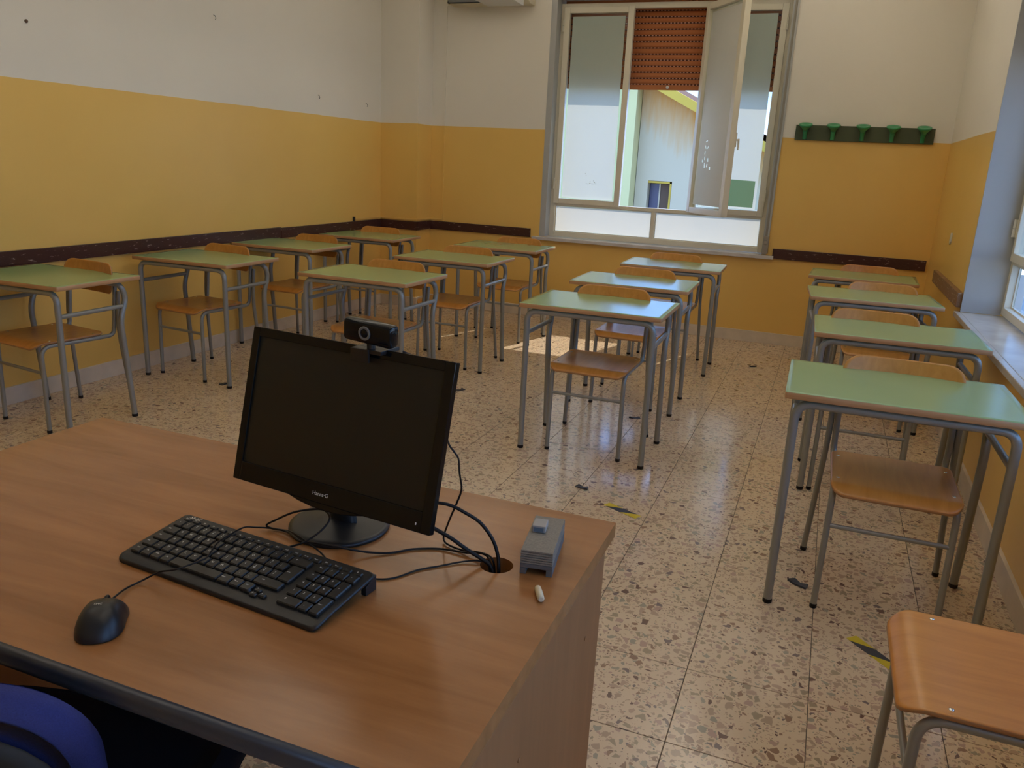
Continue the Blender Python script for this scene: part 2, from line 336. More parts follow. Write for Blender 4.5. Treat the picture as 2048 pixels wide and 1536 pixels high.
def smooth_path(pts, n=6):
    P = [Vector(p) for p in pts]; P = [P[0]*2-P[1]]+P+[P[-1]*2-P[-2]]; out = []
    for i in range(1, len(P)-2):
        for j in range(n):
            t = j/n; a, b, c, d = P[i-1], P[i], P[i+1], P[i+2]
            out.append(0.5*((2*b)+(c-a)*t+(2*a-5*b+4*c-d)*t*t+(3*b-a-3*c+d)*t**3))
    out.append(P[-2]); return out

# lettering: all glyph meshes made in one go, while the scene is still empty
TEXTS = {}
def make_texts(specs):
    tmp = []
    for key, (body, size, shear) in specs.items():
        c = bpy.data.curves.new('t', 'FONT'); c.body = body; c.size = size; c.align_x = 'CENTER'; c.align_y = 'CENTER'; c.extrude = 0.00006; c.resolution_u = 2; c.shear = shear
        o = bpy.data.objects.new('t', c); COL.objects.link(o); tmp.append((key, o))
    bpy.context.view_layer.update(); dg = bpy.context.evaluated_depsgraph_get()
    for key, o in tmp: TEXTS[key] = bpy.data.meshes.new_from_object(o.evaluated_get(dg))
    for key, o in tmp: bpy.data.objects.remove(o, do_unlink=True)
ROWS = [
 ['\\', '1 !', '2 "', '3 £', '4 $', '5 %', '6 &', '7 /', '8 (', '9 )', '0 =', "' ?", 'ì ^', ('←', 2)],
 [('Tab', 1.5), 'Q', 'W', 'E €', 'R', 'T', 'Y', 'U', 'I', 'O', 'P', 'è [', '+ ]'],
 [('Caps', 1.75), 'A', 'S', 'D', 'F', 'G', 'H', 'J', 'K', 'L', 'ò @', 'à #', 'ù §'],
 [('Shift', 1.25), '< >', 'Z', 'X', 'C', 'V', 'B', 'N', 'M', ', ;', '. :', '- _', ('Shift', 2.65)],
 [('Ctrl', 1.1), ('Fn', 1.1), ('Win', 1.1), ('Alt', 1.1), ('', 5.2), ('AltGr', 1.2), ('Menu', 1.1), ('Ctrl', 1.1)],
]
FROW = ['Esc']+['F%d' % i for i in range(1, 13)]+['Stamp', 'Pausa', 'Ins', 'Canc', '-', '+']
NUM = [['Bloc', '/', '*', '-'], ['7', '8', '9', None], ['4', '5', '6', None], ['1', '2', '3', None], [None, None, ',', None]]
specs = {'SHC': ('SHC', 0.0115, 0.25), 'mouse': ('SHC', 0.0060, 0.0), 'mon': ('Hanns·G', 0.0100, 0.0)}
def legend(s):
    if s and s not in specs: specs[s] = (s.replace(' ', '\n') if len(s) == 3 and ' ' in s else s, 0.0062 if len(s) < 2 else (0.0046 if len(s) < 4 else 0.0034), 0)
for r_ in ROWS:
    for k_ in r_: legend(k_[0] if isinstance(k_, tuple) else k_)
for k_ in FROW: legend(k_)
for r_ in NUM:
    for k_ in r_: legend(k_)
for k_ in ('Invio', 'Enter', '0', 'Num+', '<-', '->', '^', 'v'): legend(k_)
make_texts(specs)

# ================================================================== the room
XL, XR, YB, YP, XP = -4.029, 0.774, 7.144, 6.867, -3.639
YF, HZ = -1.45, 3.25
TS = 0.337; TX0, TY0 = -0.205, 2.115
floor = struct(MB().box((XL-.3, YF-.3, -0.12), (XR+.3, YB+.3, -0.0016)).obj('floor', M_GROUT))
g_ = 0.0011; tile_me = None
mb = MB(); h = TS/2-g_; c_ = 0.0009
mb.add([(-h+c_, -h+c_, 0), (h-c_, -h+c_, 0), (h-c_, h-c_, 0), (-h+c_, h-c_, 0), (-h, -h, -c_), (h, -h, -c_), (h, h, -c_), (-h, h, -c_), (-h, -h, -.0016), (h, -h, -.0016), (h, h, -.0016), (-h, h, -.0016)],
       [(0, 1, 2, 3), (4, 5, 1, 0), (5, 6, 2, 1), (6, 7, 3, 2), (7, 4, 0, 3), (8, 9, 5, 4), (9, 10, 6, 5), (10, 11, 7, 6), (11, 8, 4, 7)])
tile_me = mb.mesh('tile', M_TER)
rest = MB(); random.seed(3); n_t = 0
def tile_part(x0, y0, x1, y1, parent, m_):
    m_.box((x0+g_, y0+g_, -.0016), (x1-g_, y1-g_, 0))
for iy in range(-11, 16):
    for ix in range(-12, 4):
        x0 = TX0+ix*TS; y0 = TY0+iy*TS; x1 = x0+TS; y1 = y0+TS
        cx0, cx1, cy0, cy1 = max(x0, XL), min(x1, XR), max(y0, YF), min(y1, YB)
        if cx1-cx0 < .01 or cy1-cy0 < .01: continue
        whole = cx0 == x0 and cx1 == x1 and cy0 == y0 and cy1 == y1
        if iy < -3: tile_part(cx0, cy0, cx1, cy1, floor, rest)
        elif whole: link('tile', tile_me, floor, ((x0+x1)/2, (y0+y1)/2, 0))
        else:
            q = MB(); tile_part(cx0, cy0, cx1, cy1, floor, q); q.obj('tile', M_TER, floor)
r_ = rest.obj('tile_field', M_TER, floor); r_['kind'] = 'stuff'

WT = 0.32; WR = 0.252
# window openings: window 1 in the back wall, windows 2 and 3 in the right wall
A0, A1, AZ0, AZ1 = -2.45, -0.50, 0.755, 2.80
B0, B1, BZ0, BZ1 = 3.26, 5.21, 0.700, 2.76
C0, C1 = 1.10, 3.05
E0, E1 = -1.08, 0.87  # this opening and the one above are unseen, added for more daylight
struct(MB().box((XL-WT, YF-WT, -0.12), (XL, YB+WT, HZ)).obj('wall_left', M_WALL))
wb = MB()
wb.box((XL, YB, -.12), (A0, YB+WT, HZ)).box((A1, YB, -.12), (XR, YB+WT, HZ)).box((A0, YB, -.12), (A1, YB+WT, AZ0-.03)).box((A0, YB, AZ1), (A1, YB+WT, HZ))
wb.box((XL, YP, 0), (XP, YB, HZ))
struct(wb.obj('wall_back', M_WALL))
wr = MB()
for a, b in ((YF-WT, E0), (E1, C0), (C1, B0), (B1, YB+WT)): wr.box((XR, a, -.12), (XR+WR, b, HZ))
for a, b in ((E0, E1), (C0, C1), (B0, B1)): wr.box((XR, a, -.12), (XR+WR, b, BZ0-.03)).box((XR, a, BZ1), (XR+WR, b, HZ))
struct(wr.obj('wall_right', M_WALL))
struct(MB().box((XL, YF-WT, -.12), (XR, YF, HZ)).obj('wall_front', M_WALL))
struct(MB().box((XL-WT, YF-WT, HZ), (XR+WT, YB+WT, HZ+.25)).obj('ceiling', M_CEIL))
# skirtings (marble)
BH = 0.0966
struct(MB().box((XL, YF, 0), (XL+.015, YP, BH)).obj('baseboard_left', M_SKIRT, bevel=.002))
q = MB(); q.box((XL+.015, YP-.015, 0), (XP+.015, YP, BH)).box((XP, YP, 0), (XP+.015, YB-.015, BH)).box((XP, YB-.015, 0), (XR, YB, BH))
struct(q.obj('baseboard_back', M_SKIRT, bevel=.002))
struct(MB().box((XR-.015, YF, 0), (XR, YB-.015, BH)).obj('baseboard_right', M_SKIRT, bevel=.002))
# chair rails, each board a trim
RZ0, RZ1 = 0.738, 0.818
def rail(n, a, b, m_=M_RAIL): return struct(MB().box(a, b).obj('trim_%d' % n, m_, bevel=.003))
rail(1, (XL, 0.9, RZ0+.006), (XL+.020, 5.31, RZ1+.006)); rail(2, (XL, 5.315, RZ0), (XL+.020, YP, RZ1))
rail(3, (XL+.020, YP-.020, RZ0), (XP+.020, YP, RZ1)); rail(4, (XP, YP, RZ0), (XP+.020, YB-.02, RZ1))
rail(5, (XP, YB-.020, RZ0), (-2.585, YB, RZ1)); rail(6, (-0.412, YB-.020, .728), (XR-.02, YB, .812))
rail(7, (XR-.030, 5.225, .722), (XR, 6.50, .805), M_RAILW)
# grey painted reveals and bands round the windows
q = MB(); t_ = .003
q.box((A0-.05, YB-t_, AZ0), (A0, YB, 2.85)).box((A1, YB-t_, AZ0), (A1+.035, YB, 2.85)).box((A0, YB-t_, AZ1), (A1, YB, 2.85))
q.box((A0, YB-t_, AZ0), (A0+t_, YB+.116, AZ1)).box((A1-t_, YB-t_, AZ0), (A1, YB+.116, AZ1)).box((A0+t_, YB-t_, AZ1-t_), (A1-t_, YB+.116, AZ1))
struct(q.obj('trim_8', M_GREY))
for n, a, b in ((9, B0, B1), (10, C0, C1), (14, E0, E1)):
    q = MB()
    q.box((XR, b-t_, BZ0), (XR+.20, b, BZ1)).box((XR, a, BZ0), (XR+.20, a+t_, BZ1)).box((XR, a+t_, BZ1-t_), (XR+.20, b-t_, BZ1))
    q.box((XR-t_, b-t_, BZ0), (XR, b+.012, BZ1+.012)).box((XR-t_, a-.012, BZ0), (XR, a+t_, BZ1+.012))
    struct(q.obj('trim_%d' % n, M_GREY))

# ---- windows (local: X along the width, Y outwards, Z up; origin at the lower left corner of the frame's inner face)
def frame_rect(m_, x0, z0, x1, z1, w, y0, y1, wb_=None, wt_=None):
    wb_ = w if wb_ is None else wb_; wt_ = w if wt_ is None else wt_
    m_.box((x0, y0, z0), (x0+w, y1, z1)).box((x1-w, y0, z0), (x1, y1, z1)).box((x0+w, y0, z0), (x1-w, y1, z0+wb_)).box((x0+w, y0, z1-wt_), (x1-w, y1, z1))
def make_window(n, loc, rot, width, height, film, open_mid, label):
    w = bpy.data.objects.new('window_%d' % n, None); COL.objects.link(w); w.location = loc; w.rotation_euler = (0, 0, rot); struct(w); w['label'] = label
    fr = MB(); zt = 0.285; zt2 = 0.315
    frame_rect(fr, 0, 0, width, height, .048, 0, .05, .045, .045)
    fr.box((.048, 0, zt), (width-.048, .05, zt2)).box((width/2-.016, .004, .045), (width/2+.016, .046, zt))
    fr.box((.62+.045, .02, zt2), (.62+.068, .05, height-.045)) if not open_mid else None
    fr.obj('frame', M_FRAME, w, bevel=.003)
    # hopper beads and panes
    for a, b in ((.048, width/2-.016), (width/2+.016, width-.048)):
        bd = MB(); frame_rect(bd, a, .045, b, zt, .008, .026 if film else .036, .048); bd.obj('glazing_bead', M_FRAME, w)
        MB().box((a+.008, .036 if film else .044, .053), (b-.008, .040 if film else .048, zt-.008)).obj('pane', M_GLASS, w)
        if film: MB().add([(a+.010, .0352, .055), (b-.010, .0352, .055), (b-.010, .0352, zt-.010), (a+.010, .0352, zt-.010)], [(0, 1, 2, 3)]).obj('film', M_FILMW, w)['label'] = 'white frosted film on the low pane'
    lw = (width-.048*2+.03)/3
    for i in range(3):
        x0 = .033+i*lw; x1 = x0+lw-.004
        z0, z1 = zt2-.012, height-.030
        side = 1 if i < 1 else -1           # hinge side: left leaf on its left, the others on their right
        hx = x0 if side == 1 else x1; L_ = x1-x0
        sh = MB()
        if side == 1: frame_rect(sh, 0, 0, L_, z1-z0, .052, -.012, .040, .048, .05)
        else: frame_rect(sh, -L_, 0, 0, z1-z0, .052, -.012, .040, .048, .05)
        sa = sh.obj('sash', M_FRAME, w, bevel=.004)
        ang = math.radians(126) if (i == 1 and open_mid) else 0
        sa.location = (hx+(0.012 if ang else 0), -.014 if ang else -.004, z0); sa.rotation_euler = (0, 0, ang)
        a, b = (.052, L_-.052) if side == 1 else (-L_+.052, -.052)
        MB().box((a-.004, .010, .044), (b+.004, .014, z1-z0-.046)).obj('pane', M_GLASS, sa)
        if film:
            top = z1-z0-.05-.022; mg = .020
            if i == 2: mgl, mgr = .02, .022
            else: mgl = mgr = mg
            fy = .0155 if i == 1 else .0085
            f_ = MB().add([(a+mgl, fy, .055), (b-mgr, fy, .053), (b-mgr*1.3, fy, top), (a+mgl*1.2, fy, top-.004)], [(0, 1, 2, 3)])
            fo = f_.obj('film', M_FILML if i == 1 else M_FILM, sa); fo['label'] = 'blue-grey translucent film stuck on the pane'
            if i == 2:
                g2 = MB().add([(a+.03, .0078, .075), (b-.045, .0078, .070), (b-.045, .0078, .290), (a+.15, .0078, .300), (a+.03, .0078, .285)], [(0, 1, 2, 3, 4)]).obj('film', M_PATCHG, sa)  # pale green translucent patch over the lower pane
                g2['label'] = 'pale green patch on the lower part of the pane'
            if i == 0:
                sc_ = MB()
                for (u, v_, du, dv) in ((-.035, 0, .030, .004), (-.012, .006, .012, .004), (.012, .002, .022, .005), (.030, .016, .012, .006), (.040, .004, .016, .005), (-.010, .020, .010, .003), (.020, .028, .006, .004), (-.060, .090, .006, .004), (-.052, .075, .005, .004)):
                    cxx = (a+b)/2+.035+u; czz = .19+v_; sc_.add([(cxx-du/2, .0078, czz-dv/2), (cxx+du/2, .0078, czz-dv/2+.001), (cxx+du/2, .0078, czz+dv/2), (cxx-du/2, .0078, czz+dv/2)], [(0, 1, 2, 3)])
                sc_.obj('scribble', M_SCRIB, sa)['label'] = 'faint brownish scribble on the film'
            if i == 1:
                bpy.data.objects.remove(fo, do_unlink=True)
                b2 = bmesh.new()
                def loop(pts):
                    vv = [b2.verts.new((x, fy, z)) for x, z in pts]
                    for q_ in range(len(vv)): b2.edges.new((vv[q_], vv[(q_+1) % len(vv)]))
                loop([(a+.018, .075), (b-.016, .072), (b-.022, top), (a+.020, top-.004)])
                for (u, v_, du, dv, an) in ((.000, .165, .022, .007, .3), (-.004, .128, .007, .028, .5), (.018, .126, .007, .022, -.5), (-.006, .092, .008, .024, -.2), (-.004, .056, .008, .026, .1), (-.024, .038, .012, .020, .4), (.0, .010, .009, .036, .1), (.030, .046, .009, .028, .2), (.024, .010, .010, .026, -.2), (.056, -.008, .012, .022, 0)):
                    cxx = b-.150-u*1.7; czz = .385+v_*1.25; c2, s2 = math.cos(an), math.sin(an)
                    loop([(cxx+(-px*c2+pz*s2), czz+(px*s2+pz*c2)) for px, pz in ((-du*.8, -dv*.5), (du*.8, -dv*.6), (du*.7, dv*.6), (-du*.6, dv*.5))])
                bmesh.ops.triangle_fill(b2, use_beauty=True, use_dissolve=False, edges=b2.edges[:])
                fm = bpy.data.meshes.new('film'); b2.to_mesh(fm); b2.free(); fm.materials.append(M_FILML)
                link('film', fm, sa)['label'] = 'pale grey film with small torn holes'
        # hinges
        for hz in ((.13, z1-z0-.20)):
            hg = MB().tube([(0, -.022, hz), (0, -.022, hz+.045)], .0085, 10).tube([(0, -.022, hz+.048), (0, -.022, hz+.095)], .0085, 10).box((-.002 if side == 1 else -.030, -.016, hz), (.030 if side == 1 else .002, -.012, hz+.095))
            hg.obj('hinge', M_FRAME, sa, bevel=.001)
        if i == 1:
            fx = -L_+.026; hh = .60
            MB().box((fx-.011, -.030, hh-.055), (fx+.011, -.012, hh+.055)).tube([(fx, -.028, hh), (fx, -.052, hh)], .007, 8).tube([(fx, -.050, hh+.01), (fx, -.055, hh-.075)], [.009, .006], 8).obj('handle', M_FRAME, sa, bevel=.002)
    return w
w1 = make_window(1, (A0, YB+.116, AZ0), 0, A1-A0, 2.005, True, True, 'beige three-leaf window with frosted films, middle leaf open inwards')
w2 = make_window(2, (XR+.20, B1, BZ0+.008), -PI/2, B1-B0, BZ1-BZ0-.012, False, False, 'beige window in the right wall beside the desks')
w3 = make_window(3, (XR+.20, C1, BZ0+.008), -PI/2, C1-C0, BZ1-BZ0-.012, False, False, 'added beige window in the right wall near the teacher desk')  # unseen window added to brighten the room
w4 = make_window(4, (XR+.20, E1, BZ0+.008), -PI/2, E1-E0, BZ1-BZ0-.012, False, False, 'added beige window in the right wall behind the teacher desk')  # unseen too, added behind the camera for more daylight
struct(MB().box((A0-.11, YB-.045, .722), (A1+.10, YB, .752)).box((A0, YB, .722), (A1, YB+.36, .752)).obj('window_sill', M_MARBLE, bevel=.004)).name = 'trim_11'
for n, a, b in ((12, B0, B1), (13, C0, C1), (15, E0, E1)):
    struct(MB().box((XR-.030, a-.04, .667), (XR, b+.04, .698)).box((XR, a, .667), (XR+.29, b, .698)).obj('trim_%d' % n, M_MARBLE, bevel=.004))

# ---- roller shutter of window 1, its strap and the little stopper
sh = thing('roller_shutter', 'orange-brown roller shutter with slotted slats, half lowered behind the back window', 'shutter', (0, YB+.235, 0))
pz = 0.0495; zb = 2.072
me_sl = None
for i in range(15):
    if me_sl is None:
        q = MB(); n = 8; x0, x1 = A0+.004, A1-.004
        prof = [(-.008*math.sin(PI*j/n)-.001, .010+(pz-.012)*j/n) for j in range(n+1)]
        vs = [(x0, y, z) for y, z in prof]+[(x1, y, z) for y, z in prof]+[(x0, .006, z) for y, z in prof]+[(x1, .006, z) for y, z in prof]
        m1 = n+1; fs = [(j, m1+j, m1+j+1, j+1) for j in range(n)]+[(2*m1+j, 2*m1+j+1, 3*m1+j+1, 3*m1+j) for j in range(n)]+[(0, 2*m1, 3*m1, m1), (n, m1+n, 3*m1+n, 2*m1+n)]
        fs += [tuple(range(n+1))+tuple(2*m1+n-j for j in range(n+1)), tuple(m1+n-j for j in range(n+1))+tuple(3*m1+j for j in range(n+1))]
        q.add(vs, fs, True)
        q.box((x0, .003, -.002), (x1, .006, .011), 2)
        x = x0+.01
        while x < x1-.03:
            q.box((x, -.001, .0015), (x+.013, .004, .0085), 1); x += .030
        me_sl = q.mesh('slat', [M_SLAT, M_SLATL, M_SLATD])
    link('slat', me_sl, sh, (0, 0, zb+.042+i*pz))
q = MB().box((A0+.004, -.010, zb), (A1-.004, .008, zb+.042)); q.obj('bottom_bar', M_SLAT, sh, bevel=.003)
for x_ in (-1.475, -2.2, -0.75):
    so = MB().lathe([(.009, 0), (.009, .012), (.013, .012), (.013, .018), (.006, .021)], 16, Matrix.Translation((x_, -.010, zb+.022)) @ Matrix.Rotation(PI/2, 4, 'X')).obj('stopper', M_WHP, sh)
    so['label'] = 'white round stopper'
st = thing('shutter_strap', 'grey shutter strap running down the right side of the back window', 'strap')
MB().box((-.488, YB-.012, .90), (-.468, YB-.0095, 2.845)).obj('strap', M_STRAP, st)
MB().box((-.470, YB-.022, .90), (-.455, YB-.006, 2.845)).obj('guide', M_GREY, st, bevel=.002)
MB().box((-.495, YB-.045, .765), (-.452, YB-.0035, .91)).lathe([(.018, 0), (.018, .006)], 16, Matrix.Translation((-.474, YB-.047, .86)) @ Matrix.Rotation(PI/2, 4, 'X')).obj('winder_box', M_STRAP, st, bevel=.004)

for (b_lo, b_hi, zz, lb) in ((B0, B1, 2.05, 'added roller shutter half lowered outside the right-hand window'), (C0, C1, 2.05, 'added roller shutter half lowered outside the second right window'), (E0, E1, 2.05, 'added roller shutter half lowered outside the window behind the teacher desk')):  # shutter copies added to cut the daylight from the right
    r2 = copy_tree(sh); r2.location = (XR+WR+.045, (b_lo+b_hi)/2+(A0+A1)/2, 0); r2.rotation_euler = (0, 0, -PI/2); r2['label'] = lb
    r2.location = (XR+WR+.045, (b_lo+b_hi)/2-1.475, 0)
# ---- unseen uplights added above the frame as soft fill for the room
for i, (x_, y_, pw, nm) in enumerate(((-.25, 1.1, 1.0, 'over the near right chair'), (-.25, 3.4, 1.0, 'over the middle of the right wall row'), (-.25, 5.7, 1.0, 'over the back of the right wall row'), (-2.6, 1.1, .6, 'over the floor left of the teacher desk'), (-2.6, 3.4, .6, 'over the nearest second row desk'), (-2.6, 5.7, .6, 'over the farthest second row desk'))):
    lt = thing('fill_uplight', 'added hanging fill light aimed at the ceiling, '+nm, 'added_lamp', (x_, y_, HZ-.62))
    MB().box((-.14, -.62, -.05), (.14, .62, -.005)).box((-.15, -.63, -.05), (-.14, .63, .03)).box((.14, -.63, -.05), (.15, .63, .03)).box((-.14, -.63, -.05), (.14, -.62, .03)).box((-.14, .62, -.05), (.14, .63, .03)).obj('housing', M_WHP, lt)
    for q_ in (-.5, .5): MB().tube([(0, q_, 0), (0, q_, .62)], .003, 8).obj('suspension_wire', M_STEEL, lt)
    ld = bpy.data.lights.new('fill_light', 'AREA'); ld.shape = 'RECTANGLE'; ld.size = .26; ld.size_y = 1.2; ld.energy = FILL*pw; ld.color = (1.0, .95, .88)
    lo = bpy.data.objects.new('fill_light', ld); COL.objects.link(lo); lo.parent = lt; lo.location = (0, 0, .002); lo.rotation_euler = (PI, 0, 0)

# ---- outside
struct(MB().box((-60, YB+WT+.02, -9.6), (60, 120, -9.41)).box((XR+WT+.02, -60, -9.6), (60, YB+WT+.02, -9.41)).obj('ground', M_GRND))
bd = thing('building', 'yellow gabled building with a pale lower wall outside the open window', 'building', (0, 30, -9.407)); bd.scale = (2, 2, 2)
gx0, gx1 = -3.43, 6.0
def zr(x): return 2.72-.50*(x+3.09)+4
q = MB(); q.add([(gx0, 0, 6.05), (-1.2, 0, 6.05-.0), (-1.2, 0, zr(-1.2)), (gx0, 0, zr(gx0)), (gx0, 8, 6.05), (-1.2, 8, 6.05), (-1.2, 8, zr(-1.2)), (gx0, 8, zr(gx0))], [(0, 1, 2, 3), (5, 4, 7, 6), (1, 5, 6, 2), (4, 0, 3, 7)])
q.obj('upper_wall', M_EAVE, bd)
q = MB(); q.box((gx0, 0, 0), (-3.20, 8, 6.05)).box((-2.76, 0, 0), (-1.2, 8, 5.75)).box((-2.76, 0, 5.75), (-1.2, 8, 6.05)).box((-3.20, 0, 5.20), (-2.76, 8, 6.05)).box((-3.20, 0, 0), (-2.76, 8, 4.0)).box((-3.2, .35, 4.0), (-2.76, 8, 5.2))
q.obj('lower_wall', M_EAVE, bd)
wv = MB().box((-2.80, .01, 4.0), (-2.765, .34, 5.20)).box((-3.195, .01, 5.16), (-2.765, .34, 5.195)); wv = wv.obj('window_reveal', M_EXTY, bd)
wf = MB().box((-3.19, .20, 4.0), (-3.02, .24, 5.15)).obj('window', M_VIO, bd); MB().box((-3.02, .18, 4.0), (-2.995, .24, 5.15)).obj('mullion', M_EXTW, wf); MB().box((-2.995, .20, 4.0), (-2.81, .24, 5.15)).obj('shutter_leaf', M_BRN, wf)
q = MB()
for dz, y0, y1, m_ in ((0, -.45, 8.2, 0),):
    for xa, xb in ((gx0-.0, -.9),):
        q.add([(xa, y0, zr(xa)), (xb, y0, zr(xb)), (xb, y1, zr(xb)), (xa, y1, zr(xa)), (xa, y0, zr(xa)+.16), (xb, y0, zr(xb)+.16), (xb, y1, zr(xb)+.16), (xa, y1, zr(xa)+.16)], [(0, 3, 2, 1), (4, 5, 6, 7), (0, 1, 5, 4), (1, 2, 6, 5), (2, 3, 7, 6), (3, 0, 4, 7)])
q.obj('roof', M_EXTY, bd)
q = MB()
for i in range(9):
    y = .30+i*.85; xa, xb = gx0, -1.1
    q.add([(xa, y, zr(xa)+.16), (xb, y, zr(xb)+.16), (xb, y+.5, zr(xb)+.16), (xa, y+.5, zr(xa)+.16), (xa, y+.25, zr(xa)+.24), (xb, y+.25, zr(xb)+.24)], [(0, 1, 5, 4), (2, 3, 4, 5), (1, 2, 5), (3, 0, 4)])
q.obj('roof_tiles', M_ROOF, bd)
ann = thing('annex', 'cream block standing left of the yellow gable outside the window', 'building', (0, 29.2, -9.407)); ann.scale = (2, 2, 2)
MB().box((-12, 0, 0), (-3.44, 9, 7.0)).obj('wall', M_EXTC, ann); MB().box((-12.2, -.3, 7.0), (-3.44, 9.3, 7.12)).obj('cornice', M_EXTW, ann)
for x_ in (-11, -9.2, -7.4):
    f_ = MB().box((x_, -.03, 3.6), (x_+.9, .0, 5.0)).obj('window', M_EXTW, ann); MB().box((x_+.07, -.035, 3.67), (x_+.83, -.031, 4.93)).obj('pane', M_VIO, f_)
wg = thing('sun_blocker', 'added tall pale blue block keeping sun off the right wall', 'building', (0, 0, -9.407))  # unseen block added to keep direct sun off the right-hand windows
MB().box((3.9, 15.0, 0), (9.5, 19.0, 33)).obj('wall', M_EXTB, wg); MB().box((3.8, 14.9, 33), (9.6, 19.1, 33.3)).obj('cornice', M_EXTB, wg)

# ---- conduit, switch, air conditioner, coat rack
cd = thing('cable_conduit', 'thin painted cable conduit dropping beside the corner pillar, then running above the rail', 'conduit')
MB().box((-3.513, YB-.010, .835), (-3.499, YB, 2.74)).obj('vertical_run', M_WALL, cd)
MB().box((XL, 6.39, .828), (XL+.010, YP-.01, .842)).box((XL, YP-.010, .828), (XP+.010, YP, .842)).box((XP, YP, .828), (XP+.010, YB-.01, .842)).box((XP, YB-.010, .828), (-3.499, YB, .842)).obj('horizontal_run', M_WALL, cd)
MB().box((XL, 6.375, .815), (XL+.018, 6.392, .858)).obj('end_clip', M_DARK, cd)
sw = thing('wall_switch', 'small white oval plate on the right wall above the wooden board', 'switch', (XR, 6.15, 1.052))
MB().slab(rrect(-.028, -.04, .028, .04, .026), .008, xf=Matrix(((0, 0, -1, 0), (-1, 0, 0, 0), (0, 1, 0, 0), (0, 0, 0, 1))) @ Matrix.Translation((0, 0, .008))).obj('plate', M_WHP, sw)
MB().box((-.011, -.008, -.014), (-.0078, .008, .014)).obj('rocker', M_WHP, sw, bevel=.001)
ac = thing('air_conditioner', 'ivory wall air conditioner at the top edge, left of the back window', 'air conditioner', (-3.04, YB, 2.725))
q = MB(); pr = [(0, 0), (-.13, 0), (-.195, .035), (-.205, .10), (-.195, .24), (-.15, .27), (0, .27)]
n = len(pr); q.add([(-.385, y, z) for y, z in pr]+[(.385, y, z) for y, z in pr], [(i, (i+1) % n, n+(i+1) % n, n+i) for i in range(n)]+[tuple(range(n))[::-1], tuple(n+i for i in range(n))])
q.obj('body', M_AC, ac, bevel=.006)
q = MB().add([(-.36, -.200, .006), (.22, -.200, .006), (.22, -.213, .085), (-.36, -.213, .085), (-.36, -.194, .006), (.22, -.194, .006), (.22, -.206, .085), (-.36, -.206, .085)], [(0, 1, 2, 3), (4, 7, 6, 5), (0, 4, 5, 1), (1, 5, 6, 2), (2, 6, 7, 3), (3, 7, 4, 0)])
q.obj('louver', M_RING, ac, bevel=.002)
MB().box((-.365, -.205, -.001), (.225, -.190, .006)).box((-.365, -.207, -.001), (-.352, -.18, .014)).box((.205, -.207, -.001), (.225, -.18, .014)).obj('air_slot', M_DARK, ac)
cr_ = thing('coat_rack', 'dark green wall coat rack with five bright green hooks right of the window', 'coat rack', (.145, YB, 1.747))
MB().box((-.505, -.020, -.058), (.505, 0, .058)).obj('board', M_BG, cr_, bevel=.002)
hk = MB()
hk.tube(smooth_path([(0, -.024, -.050), (0, -.030, -.020), (0, -.040, .005), (0, -.052, .030)]), [.0165-.0003*i+.00004*i*i for i in range(19)], 12)
hk.lathe([(.012, -.026), (.022, -.014), (.042, .008), (.0515, .018), (.0500, .026), (.036, .0255), (.016, .018), (.003, .018)], 28, Matrix.Translation((0, -.066, .036)) @ Matrix.Rotation(.30, 4, 'X'))
hk.lathe([(.013, 0), (.013, .006), (.010, .008)], 16, Matrix.Translation((0, -.020, -.040)) @ Matrix.Rotation(PI/2, 4, 'X'))
hkm = hk.mesh('hook', M_HG)
scm = MB().lathe([(.0045, 0), (.0045, .002), (.002, .003)], 10, Matrix.Rotation(PI/2, 4, 'X')).mesh('screw', M_DARK)
for x_ in (-.431, -.222, -.006, .208, .424):
    o = link('hook', hkm, cr_, (x_, 0, .002)); link('screw', scm, o, (0, -.043, -.012))
for (x_, z_, lb) in ((4.677, 2.256, 'small wire hook high on the white wall near the top edge'), (5.864, 1.855, 'small wire hook on the white wall, nearer of two above the far desks'), (6.603, 1.848, 'small wire hook on the white wall beside the corner pillar')):
    o = MB().tube(smooth_path([(0, 0, 0), (.012, 0, -.004), (.016, .004, -.020), (.008, .006, -.026)], 4), .0022, 8).obj('wall_hook', M_RING); o.location = (XL, x_, z_); tag(o, lb, 'hook', 'wire hooks on the white wall')
o = MB().lathe([(.009, 0), (.009, .006), (.004, .008)], 12, Matrix.Rotation(PI/2, 4, 'Y')).obj('wall_plug', M_BRN); o.location = (XL, 3.268, 1.989); tag(o, 'brown plug stuck in the white wall at the upper left', 'plug')

